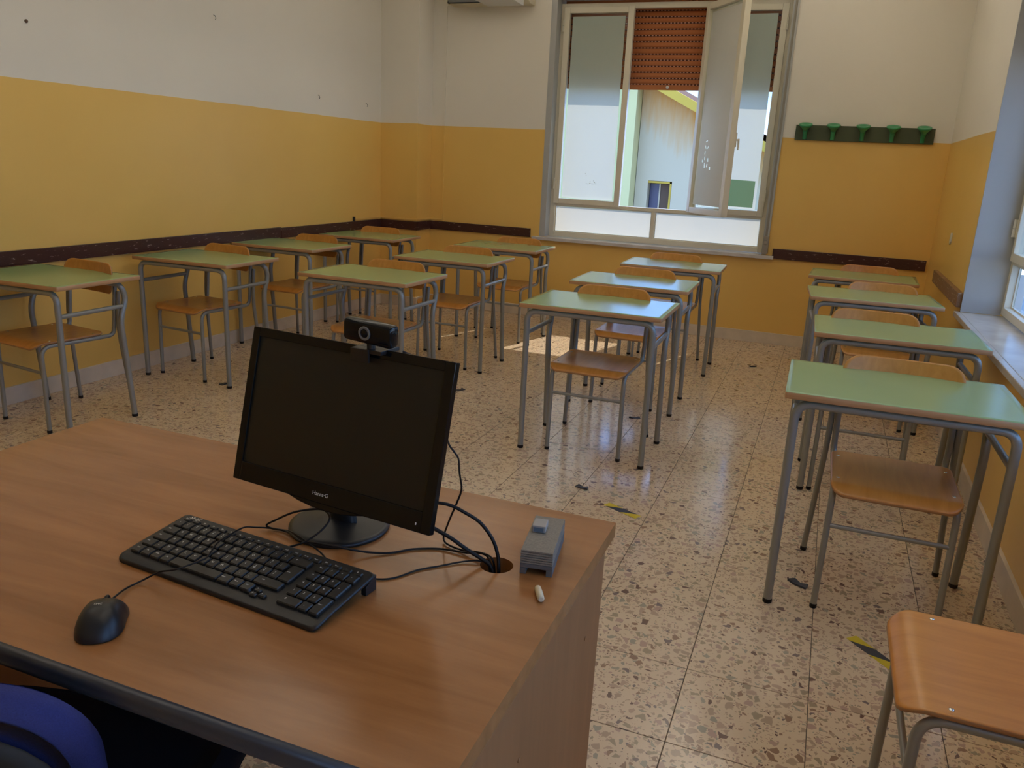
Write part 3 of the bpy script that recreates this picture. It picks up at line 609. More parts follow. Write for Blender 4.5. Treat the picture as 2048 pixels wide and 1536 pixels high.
# ================================================================== pupils' desks and chairs
def cap_mesh(r): return MB().lathe([(r*.96, 0), (r+.0012, .002), (r+.0012, .014), (r, .016)], 12).mesh('foot_cap', M_RUB)
def make_desk():
    t = thing('school_desk', '-', 'desk')
    top = MB().slab(dense(rrect(-.35, 0, .35, .50, .006, 2), .12), .022, mi=0, mie=1, edge=.0012).obj('tabletop', [M_GREEN, M_PLY], t); top.location = (0, 0, .750)
    for s_ in (-1, 1):
        a = fillet([(s_*.312, .0255, .012), (s_*.312, .0255, .7125), (s_*.20, .0255, .7125)], .075, 9)
        l = MB().tube(a, .0145, 14).obj('leg', M_STEEL, t); link('foot_cap', CAP_D, l, (s_*.312, .0255, 0))
        b = fillet([(s_*.312, .430, .012), (s_*.312, .385, .535), (s_*.312, .432, .640), (s_*.312, .400, .7125), (s_*.20, .400, .7125)], [.10, .06, .05, .035], 7)
        l = MB().tube(b, .0145, 14).obj('leg', M_STEEL, t); link('foot_cap', CAP_D, l, (s_*.312, .430, 0))
        MB().tube([(s_*.312, .036, .600), (s_*.312, .402, .600)], .0115, 12).obj('side_bar', M_STEEL, t)
    MB().tube([(-.20, .0255, .7125), (.20, .0255, .7125)], .0145, 14).obj('front_rail', M_STEEL, t)
    MB().tube([(-.20, .400, .7125), (.20, .400, .7125)], .0145, 14).obj('rear_rail', M_STEEL, t)
    return t
def make_chair():
    t = thing('school_chair', '-', 'chair')
    def zf(x, y):
        z = .4565-.006*math.cos(min(1, abs(x)/.19)*PI/2)*math.sin(max(0, min(1, (y+.03)/.36))*PI)
        if y < .012: z -= .024*((.012-y)/.047)**1.7
        if y > .28: z += .004*((y-.28)/.05)
        return z
    seat = MB().slab(dense(rrect(-.194, -.036, .194, .335, [.045, .030, .030, .045]), .03), .0115, zf, mi=0, mie=1, rings=(1, .97, .93, .87, .8, .7, .55, .4, .2), edge=.002).obj('seat', [M_BEECH, M_BEECHE], t)
    for x_, y_ in ((-.172, .055), (.172, .055), (-.172, .285), (.172, .285)): link('rivet', RIVET, seat, (x_, y_, zf(x_, y_)-.0005))
    # backrest: outline in (x, z), bulged backwards
    B = Matrix(((1, 0, 0, 0), (0, .13, -.9915, 0), (0, .9915, .13, 0), (0, 0, 0, 1)))
    bk = MB().slab(dense(rrect(-.198, -.078, .198, .078, [.035, .060, .060, .035]), .03), .0095, lambda x, y: .030*(x/.2)**2-.010, mi=0, mie=1, xf=B, edge=.002).obj('backrest', [M_BEECH, M_BEECHE], t)
    bk.location = (0, .412, .724)
    for x_ in (-.095, .095): o = link('rivet', RIVET, bk, (x_, .0085-.003, .012), (PI/2, 0, 0))
    for s_ in (-1, 1):
        a = fillet([(s_*.186, 0, .010), (s_*.182, .004, .4335), (s_*.182, .12, .4335)], .055, 8)
        l = MB().tube(a, .0108, 12).obj('leg', M_STEEL, t); link('foot_cap', CAP_C, l, (s_*.186, 0, 0))
        b = fillet([(s_*.182, .12, .4335), (s_*.184, .392, .4335), (s_*.187, .400, .50), (s_*.187, .424, .748)], [.045, .05], 7)
        MB().tube(b, .0108, 12).obj('side_rail', M_STEEL, t)
        c = fillet([(s_*.233, .445, .010), (s_*.209, .403, .475), (s_*.209, .421, .665)], .10, 7)
        l = MB().tube(c, .0108, 12).obj('leg', M_STEEL, t); link('foot_cap', CAP_C, l, (s_*.233, .445, 0))
    MB().tube([(-.180, .002, .305), (.180, .002, .305)], .0078, 10).obj('stretcher', M_STEEL, t)
    return t
CAP_D = cap_mesh(.0145); CAP_C = cap_mesh(.0108)
RIVET = MB().lathe([(.0058, 0), (.0058, .0012), (.0035, .0024)], 12).mesh('rivet', M_CHROME)
DESKS = {
 'L1': (-3.616, 2.658, .016), 'L2': (-3.560, 3.728, .019), 'L3': (-3.663, 4.726, -.007), 'L4': (-3.616, 5.762, .026),
 'M1': (-2.411, 3.785, -.014), 'M2': (-2.400, 4.869, .005), 'M3': (-2.421, 5.861, .011),
 'C1': (-1.002, 3.625, .008), 'C2': (-1.037, 4.551, .021), 'C3': (-.998, 5.633, .032),
 'R1': (.264, 5.957, -.035), 'R2': (.308, 4.912, .066), 'R3': (.356, 3.742, .026), 'R4': (.295, 2.601, .014)}
CHAIRS = {
 'L1': (-3.636, 2.718, -.13), 'L2': (-3.645, 3.806, -.10), 'L3': (-3.63, 4.80, -.06), 'L4': (-3.650, 5.82, 0),
 'M1': (-2.385, 3.85, 0), 'M2': (-2.400, 4.925, 0), 'M3': (-2.385, 5.92, 0),
 'C1': (-1.000, 3.692, 0), 'C2': (-1.035, 4.62, 0), 'C3': (-1.035, 5.70, 0),
 'R1': (.320, 6.02, 0), 'R2': (.358, 4.97, 0), 'R3': (.268, 3.776, 0), 'R4': (.316, 2.655, 0)}
row = {'L': 'left wall row', 'M': 'second row', 'C': 'centre row', 'R': 'right wall row'}
pos = {('L', 1): 'nearest', ('L', 2): 'second', ('L', 3): 'third', ('L', 4): 'farthest', ('M', 1): 'nearest', ('M', 2): 'middle', ('M', 3): 'farthest',
       ('C', 1): 'nearest', ('C', 2): 'middle', ('C', 3): 'farthest', ('R', 1): 'farthest', ('R', 2): 'third', ('R', 3): 'second', ('R', 4): 'nearest'}
d0, c0 = make_desk(), make_chair(); fd = fc = True
for k in DESKS:
    p_ = pos[(k[0], int(k[1]))]
    d = d0 if fd else copy_tree(d0); fd = False
    x, y, a = DESKS[k]; d.location = (x, y, 0); d.rotation_euler = (0, 0, a)
    tag(d, 'green-topped school desk with grey tubular legs, %s one of the %s' % (p_, row[k[0]]), 'desk', 'green school desks')
    c = c0 if fc else copy_tree(c0); fc = False
    x, y, a = CHAIRS[k]; c.location = (x, y, 0); c.rotation_euler = (0, 0, a)
    tag(c, 'plywood school chair tucked behind the %s desk of the %s' % (p_, row[k[0]]), 'chair', 'plywood school chairs')
c = copy_tree(c0); c.location = (.287, 1.690, 0); c.rotation_euler = (0, 0, -PI/2)
tag(c, 'light plywood chair standing alone sideways in the near right corner', 'chair', 'plywood school chairs')

# ================================================================== teacher's desk
DX0, DX1, DY0, DY1, DZ = -1.677, -.314, .661, 1.462, .720
td = thing('teacher_desk', 'brown wood-grain teacher desk carrying the monitor and keyboard', 'desk', ((DX0+DX1)/2, (DY0+DY1)/2, 0))
ox, oy = (DX0+DX1)/2, (DY0+DY1)/2
hx, hy, hr = -.462-ox, 1.193-oy, .0295
X0, X1, Y0, Y1 = DX0-ox, DX1-ox, DY0-oy+.012, DY1-oy
angs = sorted([2*PI*i/36 for i in range(36)]+[math.atan2(y-hy, x-hx) % (2*PI) for x in (X0, X1) for y in (Y0, Y1)])
def edge_pt(a):
    c2, s2 = math.cos(a), math.sin(a); ts = []
    if c2 > 1e-9: ts.append((X1-hx)/c2)
    if c2 < -1e-9: ts.append((X0-hx)/c2)
    if s2 > 1e-9: ts.append((Y1-hy)/s2)
    if s2 < -1e-9: ts.append((Y0-hy)/s2)
    t = min(ts); return (hx+t*c2, hy+t*s2)
n = len(angs); vs = []; b_ = .0015
for z in (DZ, DZ-.030):
    vs += [(hx+hr*math.cos(a), hy+hr*math.sin(a), z) for a in angs]+[(*edge_pt(a), z) for a in angs]
fs = []
for i in range(n):
    j = (i+1) % n
    fs += [(i, n+i, n+j, j), (2*n+i, 2*n+j, 3*n+j, 3*n+i), (i, j, 2*n+j, 2*n+i), (n+i, 3*n+i, 3*n+j, n+j)]
MB().add(vs, fs).obj('tabletop', M_DESK, td)
q = MB(); pr = [(.012, 0), (.004, -.002), (0, -.008), (.0015, -.013), (0, -.018), (.001, -.026), (.006, -.033), (.012, -.035)]
m_ = len(pr); q.add([(X0, DY0-oy+y, DZ+z) for y, z in pr]+[(X1, DY0-oy+y, DZ+z) for y, z in pr], [(i, m_+i, m_+i+1, i+1) for i in range(m_-1)]+[tuple(range(m_)), tuple(m_+i for i in range(m_))[::-1], (m_-1, 2*m_-1, m_, 0)], True)
q.obj('edge_band', M_EDGE, td)['label'] = 'dark front edge strip'
MB().box((X1-.028, .735-oy, 0), (X1-.004, 1.405-oy, DZ-.030)).obj('side_panel', M_DESKV, td, bevel=.001)
MB().box((X0+.004, .735-oy, 0), (X0+.028, 1.405-oy, DZ-.030)).obj('side_panel', M_DESKV, td, bevel=.001)
MB().box((X0+.028, 1.37-oy, .18), (X1-.028, 1.388-oy, DZ-.030)).obj('modesty_panel', M_DESK, td)
for y_, z_ in ((1.30, .55), (1.20, .30), (.95, .55)):
    MB().lathe([(.004, 0), (.004, .0012), (.002, .0016)], 10, Matrix.Translation((X1-.004, y_-oy, z_)) @ Matrix.Rotation(PI/2, 4, 'Y')).obj('cover_cap', M_BEECHE, td)

# ---- monitor
mc = Vector((-.7548, 1.1381, .9492)); myaw, mt, mw, mh = -.1155, .2381, .4426, .2885
mo = thing('monitor', 'black flat-screen monitor switched off on the teacher desk', 'monitor', (-.79, 1.200, DZ), 0)
def mon_xf():
    Xv = Vector((math.cos(myaw), math.sin(myaw), 0)); Fv = Vector((math.sin(myaw), -math.cos(myaw), 0)); Uv = Vector((0, 0, 1))*math.cos(mt)-Fv*math.sin(mt)
    Nv = Xv.cross(Uv)   # towards the viewer
    m = Matrix((Xv, Uv, Nv)).transposed().to_4x4(); m.translation = mc-Vector((-.79, 1.200, DZ)); return m
MX = mon_xf()
w2_, h2_ = mw/2, mh/2
q = MB(); bz, bt, bb = .0165, .017, .036
q.box((-w2_, -h2_, -.014), (-w2_+bz, h2_, 0)).box((w2_-bz-.003, -h2_, -.014), (w2_, h2_, 0)).box((-w2_+bz, h2_-bt, -.014), (w2_-bz-.003, h2_, 0)).box((-w2_+bz, -h2_, -.014), (w2_-bz-.003, -h2_+bb, 0))
pts = [(-.085, 0), (-.06, -.006), (-.03, -.010), (0, -.011), (.03, -.010), (.06, -.006), (.085, 0)]
q.add([(x, -h2_+y, 0) for x, y in pts]+[(x, -h2_+y, -.014) for x, y in pts], [tuple(range(7))]+[tuple(7+i for i in range(7))[::-1]]+[(i, 7+i, 8+i, i+1) for i in range(6)])
q.obj('bezel', M_GLOSS, mo, bevel=.0012).matrix_local = MX
q = MB().add([(-w2_+bz, -h2_+bb, -.0035), (w2_-bz-.003, -h2_+bb, -.0035), (w2_-bz-.003, h2_-bt, -.0035), (-w2_+bz, h2_-bt, -.0035)], [(0, 1, 2, 3)]); q.obj('screen', M_SCR, mo).matrix_local = MX
q = MB(); q.add([(-w2_, -h2_, -.014), (w2_, -h2_, -.014), (w2_, h2_, -.014), (-w2_, h2_, -.014), (-w2_+.012, -h2_+.012, -.026), (w2_-.012, -h2_+.012, -.026), (w2_-.012, h2_-.012, -.026), (-w2_+.012, h2_-.012, -.026), (-.13, -.09, -.050), (.13, -.09, -.050), (.13, .08, -.050), (-.13, .08, -.050)],
      [(0, 1, 5, 4), (1, 2, 6, 5), (2, 3, 7, 6), (3, 0, 4, 7), (4, 5, 9, 8), (5, 6, 10, 9), (6, 7, 11, 10), (7, 4, 8, 11), (8, 9, 10, 11), (0, 3, 2, 1)]); q.obj('back_shell', M_BLK, mo, bevel=.002).matrix_local = MX
lg = link('logo', TEXTS['mon'], mo); TEXTS['mon'].materials.clear(); TEXTS['mon'].materials.append(M_INK); lg.matrix_local = MX @ Matrix.Translation((-.012, -h2_+.016, .0004)); lg['label'] = 'grey lettering on the lower bezel'
MB().box((w2_-.030, -h2_+.012, 0), (w2_-.028, -h2_+.016, .0006)).obj('power_led', M_INK, mo).matrix_local = MX
q = MB(); q.lathe([(.093, 0), (.095, .003), (.094, .007), (.086, .010), (.080, .0115), (.045, .015), (.030, .020), (.006, .021)], 48); q.obj('stand_base', M_BLK, mo)
q = MB(); top_c = MX @ Vector((0, -.06, -.050)); pth = smooth_path([(0.005, 0, .012), (.008, 0, .05), (.012, -.004, .09), tuple(top_c+Vector((0, -.01, 0)))], 5)
vs = []; pn = 10
for i, pt in enumerate(pth):
    ww = .036-.010*math.sin(PI*i/(len(pth)-1)); dd = .016
    for j in range(pn):
        t = 2*PI*j/pn; v = Vector((math.cos(t)*ww, math.sin(t)*dd, 0)); v.rotate(Matrix.Rotation(myaw, 3, 'Z')); vs.append(pt+v)
k_ = len(pth); fs = [(i*pn+j, i*pn+(j+1) % pn, (i+1)*pn+(j+1) % pn, (i+1)*pn+j) for i in range(k_-1) for j in range(pn)]+[tuple(range(pn))[::-1], tuple((k_-1)*pn+j for j in range(pn))]
q.add(vs, fs, True).obj('stand_neck', M_BLK, mo)

# ---- webcam clipped on top
wc = thing('webcam', 'black webcam with grey lens ring clipped on top of the monitor', 'webcam', (-.697, 1.158, 1.118), -.10)
R_ = Matrix.Rotation(.06, 4, 'Y') @ Matrix.Rotation(.05, 4, 'X')
q = MB(); prof = []
nn = 28
for i in range(nn):
    a = 2*PI*i/nn; c2, s2 = math.cos(a), math.sin(a)
    prof.append(((abs(c2)**.45)*math.copysign(.0135, c2), (abs(s2)**.45)*math.copysign(.0195, s2)))
xs = [(-.0485, .82), (-.0475, .93), (-.044, 1), (.044, 1), (.0475, .93), (.0485, .82)]
vs = [(x, y*k2, z*k2) for x, k2 in xs for y, z in prof]
fs = [(i*nn+j, (i+1)*nn+j, (i+1)*nn+(j+1) % nn, i*nn+(j+1) % nn) for i in range(5) for j in range(nn)]+[tuple(range(nn)), tuple(5*nn+j for j in range(nn))[::-1]]
q.add(vs, fs, True).obj('body', M_GLOSS, wc).matrix_local = R_
ln = MB().lathe([(.0120, 0), (.0120, .0020), (.0112, .0026), (.0082, .0026), (.0078, .001), (.0078, .0005)], 32, Matrix.Translation((-.003, -.0130, 0)) @ Matrix.Rotation(PI/2, 4, 'X')).obj('lens_ring', M_RING, wc); ln.matrix_local = R_
l2 = MB().lathe([(.0078, 0), (.0076, .0015), (.005, .0024), (.001, .0027)], 24, Matrix.Translation((-.003, -.0135, 0)) @ Matrix.Rotation(PI/2, 4, 'X')).obj('lens', M_GLOSS, ln)
MB().tube([(0, 0, -.015), (0, .001, -.030)], .0075, 12).box((-.034, -.010, -.036), (.028, .045, -.029)).box((-.034, -.013, -.052), (.004, -.008, -.029)).obj('clip', M_BLK, wc, bevel=.0012)

# ---- keyboard
kb = thing('keyboard', 'black full-size keyboard with pale legends on the teacher desk', 'keyboard', (-.828, .972, DZ), -.088)
KW, KD = .428, .152
th = math.atan2(.016, KD)
q = MB(); ol = dense(rrect(-KW/2, -KD/2, KW/2, KD/2, .010), .03)
def kz(x, y): return .0125+.0165*(y+KD/2)/KD-(.005*max(0, (-KD/2+.018-y)/.018)**1.5)
q.slab(ol, .0075, kz, edge=.002, rings=(1, .97, .94, .85, .6, .3)).obj('case', M_BLK, kb)
for x_ in (-KW/2+.012, KW/2-.004):
    q = MB().add([(x_-.006, KD/2-.028, .001), (x_+.004, KD/2-.028, .001), (x_+.004, KD/2, 0), (x_-.006, KD/2, 0), (x_-.006, KD/2-.028, .016), (x_+.004, KD/2-.028, .016), (x_+.004, KD/2, .027), (x_-.006, KD/2, .027)], [(0, 3, 2, 1), (4, 5, 6, 7), (0, 1, 5, 4), (1, 2, 6, 5), (2, 3, 7, 6), (3, 0, 4, 7)]); q.obj('foot', M_BLK, kb, bevel=.001)
MB().box((-KW/2+.02, -KD/2+.008, 0), (KW/2-.02, -KD/2+.02, .008)).obj('rubber_strip', M_RUB, kb)
U = .0206; kx0 = -KW/2+.013; rowy = [KD/2-.0350-i*.0224 for i in range(5)]
def key(cx, cyk, w, d, text, hgt=.0062):
    z0 = kz(cx, cyk)
    q = MB(); a, b = w/2, d/2; c2 = .0014
    o1 = rrect(-a, -b, a, b, .0022, 2); o2 = rrect(-a+c2, -b+c2, a-c2, b-c2, .0020, 2); m2 = len(o1)
    vs = [(x, y, -.001) for x, y in o1]+[(x, y, hgt-.0022) for x, y in o1]+[(x, y, hgt-.0003) for x, y in o2]
    fs = [(i, (i+1) % m2, m2+(i+1) % m2, m2+i) for i in range(m2)]+[(m2+i, m2+(i+1) % m2, 2*m2+(i+1) % m2, 2*m2+i) for i in range(m2)]+[tuple(2*m2+i for i in range(m2))]
    o = q.add(vs, fs).obj('key', M_KEY, kb); o.location = (cx, cyk, z0); o.rotation_euler = (math.atan2(.0165, KD), 0, 0)
    if text and text in TEXTS:
        me = TEXTS[text]
        if not me.materials or me.materials[0] is not M_INK: me.materials.clear(); me.materials.append(M_INK)
        l = link('legend', me, o, (-.0015 if w < .022 else -w*.22, .001, hgt+.00005))
G = .0026
for i, s_ in enumerate(FROW):
    x = kx0+.009+i*.0212; key(x, KD/2-.0165, .0160, .0095, s_, .0035)
for ri, r_ in enumerate(ROWS):
    x = kx0
    for k_ in r_:
        s_, w_ = k_ if isinstance(k_, tuple) else (k_, 1)
        hh = U*w_-G; key(x+U*w_/2, rowy[ri], hh, .0194, s_); x += U*w_
ex = kx0+14.1*U
key(ex+.27*U, (rowy[1]+rowy[2])/2, U*1.25-G,   .0418, 'Invio')
ax = kx0+12.9*U
for dx, dy, s_ in ((0, -.002, '<-'), (.0155, -.0055, 'v'), (.0310, -.002, '->'), (.0155, .0050, '^')): key(ax-.004+dx, rowy[4]+dy-.004, .0130, .0085, s_, .0045)
nx = KW/2-.011-4*U
for ri, r_ in enumerate(NUM):
    for ci, s_ in enumerate(r_):
        if s_: key(nx+(ci+.5)*U, rowy[ri], U-G, .0194, s_)
key(nx+3.5*U, (rowy[1]+rowy[2])/2, U-G,   .0418, '+'); key(nx+3.5*U, (rowy[3]+rowy[4])/2, U-G,   .0418, 'Enter'); key(nx+1.0*U, rowy[4], 2*U-G, .0194, '0')
TEXTS['SHC'].materials.clear(); TEXTS['SHC'].materials.append(M_SILV)
l = link('logo', TEXTS['SHC'], kb, (-KW/2+.030, KD/2-.0070, kz(0, KD/2-.007)+.0005), (math.atan2(.0165, KD), 0, 0)); l['label'] = 'silver lettering at the top left corner'; l.scale = (1.25, .75, 1)

# ---- mouse
ms = thing('computer_mouse', 'black wired mouse left of the keyboard', 'mouse', (-.914, .764, DZ), .60)
q = MB(); nu, nv = 20, 28; vs = []
for i in range(nu+1):
    v_ = i/nu
    for j in range(nv):
        a = 2*PI*j/nv; c2, s2 = math.cos(a), math.sin(a)
        rr = math.sin(v_*PI/2)**.75
        x = (abs(c2)**.72)*math.copysign(.0350, c2)*rr; y = (abs(s2)**.85)*math.copysign(.052, s2)*rr
        x *= 1-.10*math.exp(-((y-.005)/.02)**2)
        hz_ = .0385*(1-.38*((y+.012)/.05)**2) if y > -.012 else .0385*(1-.30*((y+.012)/.042)**2)
        z = .0015+(hz_)*(1-(rr**3.2))**.62 if rr < 1 else .0015
        vs.append((x, y, max(z, .0015)))
fs = [(i*nv+j, (i+1)*nv+j, (i+1)*nv+(j+1) % nv, i*nv+(j+1) % nv) for i in range(nu) for j in range(nv)]+[tuple(nu*nv+j for j in range(nv))[::-1]]
q.add(vs, fs, True).obj('shell', M_BLK, ms)
MB().lathe([(.0085, -.003), (.010, -.0015), (.010, .0015), (.0085, .003)], 20, Matrix.Translation((0, .033, .0195)) @ Matrix.Rotation(PI/2, 4, 'Y')).obj('scroll_wheel', M_RUB, ms)
def mz(y): return .040*(1-.38*((y+.012)/.05)**2)
MB().tube([(0, y, mz(y)*.985) for y in (.006, .012, .018, .024)], .0006, 6).obj('button_seam', M_DARK, ms)
TEXTS['mouse'].materials.clear(); TEXTS['mouse'].materials.append(M_SILV)
link('logo', TEXTS['mouse'], ms, (-.001, -.009, .0405), (-.02, 0, 0))['label'] = 'small silver lettering'

# ---- cables
def cable(name, label, pts, r):
    P = smooth_path(pts, 5); return tag(MB().tube(P, r, 8).obj(name, M_RUB), label, 'cable')
cable('mouse_cable', 'thin mouse cord lying across the keyboard to the desk hole', [(-0.9399,0.8061,0.7340),(-0.9585,0.8485,0.7245),(-0.9555,0.8778,0.7245),(-0.9295,0.8926,0.7400),(-0.9008,0.8979,0.7490),(-0.8806,0.9331,0.7535),(-0.8796,0.9468,0.7545),(-0.8934,0.9855,0.7580),(-0.8956,1.0238,0.7580),(-0.8995,1.0616,0.7530),(-0.9064,1.0999,0.7350),(-0.9013,1.1247,0.7245),(-0.8611,1.1329,0.7240),(-0.8308,1.1158,0.7320),(-0.7868,1.0927,0.7345),(-0.7569,1.0880,0.7245),(-0.7175,1.0634,0.7220),(-0.6735,1.0543,0.7220),(-0.6266,1.0536,0.7220),(-0.5985,1.0716,0.7220),(-0.5758,1.1127,0.7220),(-0.5487,1.1420,0.7220),(-0.5181,1.1732,0.7230),(-0.4924,1.1861,0.7245),(-0.4784,1.1953,0.7150),(-0.4757,1.1990,0.6850)], .0016)
cable('keyboard_cable', 'keyboard cord looping up over the monitor foot', [(-0.8049,1.0507,0.7400),(-0.8008,1.0611,0.7380),(-0.7820,1.0723,0.7450),(-0.7624,1.0921,0.7600),(-0.7558,1.1144,0.7750),(-0.7708,1.1320,0.7800),(-0.7935,1.1379,0.7800),(-0.8370,1.1259,0.7700),(-0.8797,1.1256,0.7450),(-0.9025,1.1273,0.7290),(-0.8906,1.1249,0.7260),(-0.8529,1.1219,0.7285),(-0.7964,1.0829,0.7400),(-0.7709,1.0846,0.7420),(-0.7305,1.0932,0.7400),(-0.6837,1.1220,0.7265),(-0.6477,1.1457,0.7225),(-0.6199,1.1753,0.7225),(-0.5769,1.1987,0.7225),(-0.5241,1.2015,0.7255),(-0.4954,1.2069,0.7280),(-0.4793,1.2020,0.7200),(-0.4706,1.1990,0.6850)], .0020)
cable('webcam_cable', 'thin webcam cord hanging down behind the right side of the monitor', [(-.650, 1.185, 1.085), (-.62, 1.215, 1.06), (-.60, 1.215, 1.00), (-0.5654,1.1950,0.9345),(-0.5530,1.1950,0.9172),(-0.5457,1.2000,0.9022),(-0.5429,1.2000,0.8775),(-0.5403,1.2050,0.8449),(-0.5481,1.2050,0.8173),(-0.5605,1.2100,0.7883),(-0.5730,1.2150,0.7558),(-0.5853,1.2316,0.7280),(-0.5719,1.2195,0.7240),(-0.5391,1.2100,0.7240),(-0.5016,1.2032,0.7310),(-0.4722,1.1966,0.7280),(-0.4660,1.2010,0.6850)], .0018)
cable('video_cable', 'thick black video cable arching from the monitor down into the desk hole', [(-.66, 1.185, .86), (-.63, 1.18, .835), (-0.5915,1.1650,0.8232),(-0.5648,1.1700,0.8267),(-0.5452,1.1800,0.8211),(-0.5204,1.1900,0.8071),(-0.5021,1.2000,0.7925),(-0.4861,1.2050,0.7735),(-0.4737,1.2050,0.7559),(-0.4641,1.2000,0.7380),(-0.4575,1.1920,0.7200),(-0.4560,1.1900,0.6800)], .0032)
cable('power_cable', 'thick black power cable running low from the monitor into the desk hole', [(-.70, 1.185, .85), (-.66, 1.165, .825), (-0.5828,1.1500,0.7954),(-0.5673,1.1550,0.7841),(-0.5388,1.1640,0.7680),(-0.5113,1.1750,0.7463),(-0.4873,1.1860,0.7290),(-0.4694,1.1880,0.7150),(-0.4640,1.1850,0.6800)], .0036)

# ---- eraser, chalk
er = thing('chalkboard_eraser', 'grey layered felt board eraser with arched base near the desk corner', 'eraser', (-.400, 1.262, DZ), .17)
EW, EL = .0285, .074
q = MB().box((-EW, -EL, .012), (EW, EL, .020)).box((-EW, -EL, 0), (-EW+.011, EL, .012)).box((EW-.011, -EL, 0), (EW, EL, .012)); q.obj('base', M_FELTD, er, bevel=.0012)
for i in range(6): MB().box((-EW+.0004*(i % 2), -EL+.0003*i, .0204+i*.0042), (EW-.0004*(i % 2), EL-.0003*i, .0204+i*.0042+.0032)).obj('felt_layer', M_FELT, er, bevel=.0007)
cb = thing('chalk_stub', 'pale square chalk stub resting on the felt eraser', 'chalk', (-.413, 1.277, DZ+.0448), .17)
MB().box((-.0125, -.017, 0), (.0125, .017, .013)).obj('stub', M_CHALKB, cb, bevel=.002); MB().box((-.009, -.0178, .002), (.009, -.0165, .010)).obj('end_face', M_CHALKE, cb)
ck = tag(MB().tube([(0, -.0185, .0062), (0, -.017, .0062), (0, 0, .0062), (0, .017, .0062), (0, .0188, .0062)], [.0040, .0058, .0062, .0058, .0035], 10).obj('chalk_piece', M_CHALK), 'short cream piece of chalk lying in front of the eraser', 'chalk'); ck.location = (-.358, 1.125, DZ); ck.rotation_euler = (0, 0, .50)

# ---- teacher's swivel chair
tcx = thing('office_chair', 'blue fabric swivel chair tucked under the teacher desk, lower left corner', 'chair', (-1.02, .71, 0), .34)
MB().slab(dense(rrect(-.25, -.22, .28, .25, .09), .05), .075, lambda x, y: .465-.012*math.cos(x/.24*PI/2)-.02*max(0, (y-.12)/.11)**2, edge=.02).obj('seat', M_FDK, tcx)
Bk = Matrix(((1, 0, 0, 0), (0, -.10, -.995, 0), (0, .995, -.10, 0), (0, 0, 0, 1)))
q = MB().slab(dense(rrect(-.215, -.20, .215, .20, [.10, .13, .13, .10], 12), .04), .055, lambda x, y: -.04*(x/.21)**2, xf=Bk, edge=.018); o = q.obj('backrest', M_BLUE, tcx); o.location = (-.02, -.21, .560)
q = MB().slab(dense(rrect(-.20, -.18, .197, .178, [.10, .13, .13, .10]), .04), .020, lambda x, y: -.04*(x/.21)**2+.016, xf=Bk, edge=.008); o = q.obj('back_shell', M_SHELL, tcx); o.location = (-.02, -.215, .550)
MB().tube(fillet([(0, -.02, .385), (0, -.30, .385), (0, -.27, .60)], .06), .018, 12).obj('back_support', M_BLK, tcx)
MB().tube([(0, 0, .10), (0, 0, .39)], .025, 16).obj('gas_column', M_BLK, tcx)
for i in range(5):
    a = 2*PI*i/5+.3; ex_, ey_ = .26*math.cos(a), .26*math.sin(a)
    l = MB().tube([(0, 0, .11), (ex_*.5, ey_*.5, .10), (ex_, ey_, .075)], [.026, .020, .014], 10).obj('leg', M_BLK, tcx)
    MB().lathe([(.022, -.012), (.026, -.008), (.026, .008), (.022, .012)], 16, Matrix.Translation((ex_, ey_, .0262)) @ Matrix.Rotation(a, 4, 'Z') @ Matrix.Rotation(PI/2, 4, 'X')).tube([(ex_, ey_, .03), (ex_, ey_, .078)], .008, 8).obj('caster', M_RUB, l)

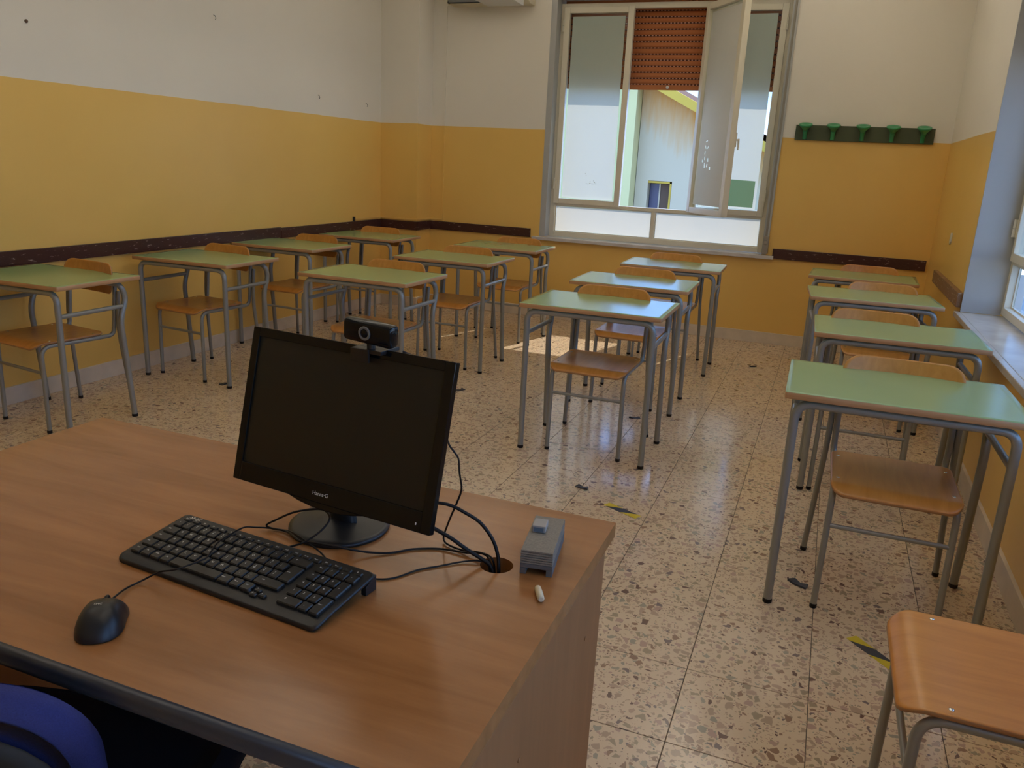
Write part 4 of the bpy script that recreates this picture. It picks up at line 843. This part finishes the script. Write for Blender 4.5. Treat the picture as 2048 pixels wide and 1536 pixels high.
# ---- tape on the floor
def strip(name, label, p0, p1, wd, group):
    v = Vector((p1[0]-p0[0], p1[1]-p0[1], 0)); L_ = v.length; an = math.atan2(v.y, v.x); h_ = wd/2; z = .0007
    q = MB()
    def quad(a, b, c, d, mi):
        q.add([(*a, z), (*b, z), (*c, z), (*d, z), (*a, 0.0001), (*b, 0.0001), (*c, 0.0001), (*d, 0.0001)], [(0, 1, 2, 3), (0, 4, 5, 1), (1, 5, 6, 2), (2, 6, 7, 3), (3, 7, 4, 0)], False, mi)
    t1, t2 = L_*.08, L_*.52; sk = L_*.36
    quad((0, -h_), (t1, -h_), (t1+sk, h_), (0, h_), 0); quad((t1, -h_), (t2, -h_), (t2+sk, h_), (t1+sk, h_), 1); quad((t2, -h_), (L_, -h_), (L_, h_), (t2+sk, h_), 0)
    o = q.obj(name, [M_YEL, M_TBL]); o.location = (p0[0], p0[1], 0); o.rotation_euler = (0, 0, an); tag(o, label, 'tape', group)
strip('warning_tape', 'yellow and black tape strip on the floor beside the near right chair', (.250, 2.515), (.372, 2.385), .042, 'striped floor tapes')
strip('warning_tape', 'yellow and black tape strip on the floor beyond the desk corner', (-.728, 3.162), (-.572, 3.088), .040, 'striped floor tapes')
for i, (x, y, s_, lb) in enumerate(((.08, 2.801, .040, 'crumpled black tape scrap by the nearest right desk leg'), (-.874, 3.288, .034, 'black tape scrap beyond the striped tape behind the desk corner'), (-.898, 4.443, .036, 'black tape scrap on the shiny floor right of the first centre chair'),
                                     (-.392, 6.183, .030, 'tiny dark tape scrap far off toward the back wall'), (-2.028, 4.449, .036, 'black tape scrap just right of the monitor'), (-3.339, 3.815, .034, 'dark tape scrap under the second left desk'))):
    random.seed(20+i); q = MB(); pts = [(-s_, -s_*.3), (-s_*.2, -s_*.55), (s_*.9, -s_*.45), (s_*.7, s_*.35), (s_*.1, s_*.15), (-s_*.7, s_*.5)]
    vs = [(a, b, random.uniform(.001, .009)) for a, b in pts]+[(a*1.0, b*1.0, .0003) for a, b in pts]+[(0, 0, .006)]
    q.add(vs, [(i_, (i_+1) % 6, 12) for i_ in range(6)]+[(6+i_, 6+(i_+1) % 6, (i_+1) % 6, i_) for i_ in range(6)]); o = q.obj('tape_scrap', M_TBL); o.location = (x, y, 0); o.rotation_euler = (0, 0, -.5+i*.4); tag(o, lb, 'tape', 'black tape scraps')
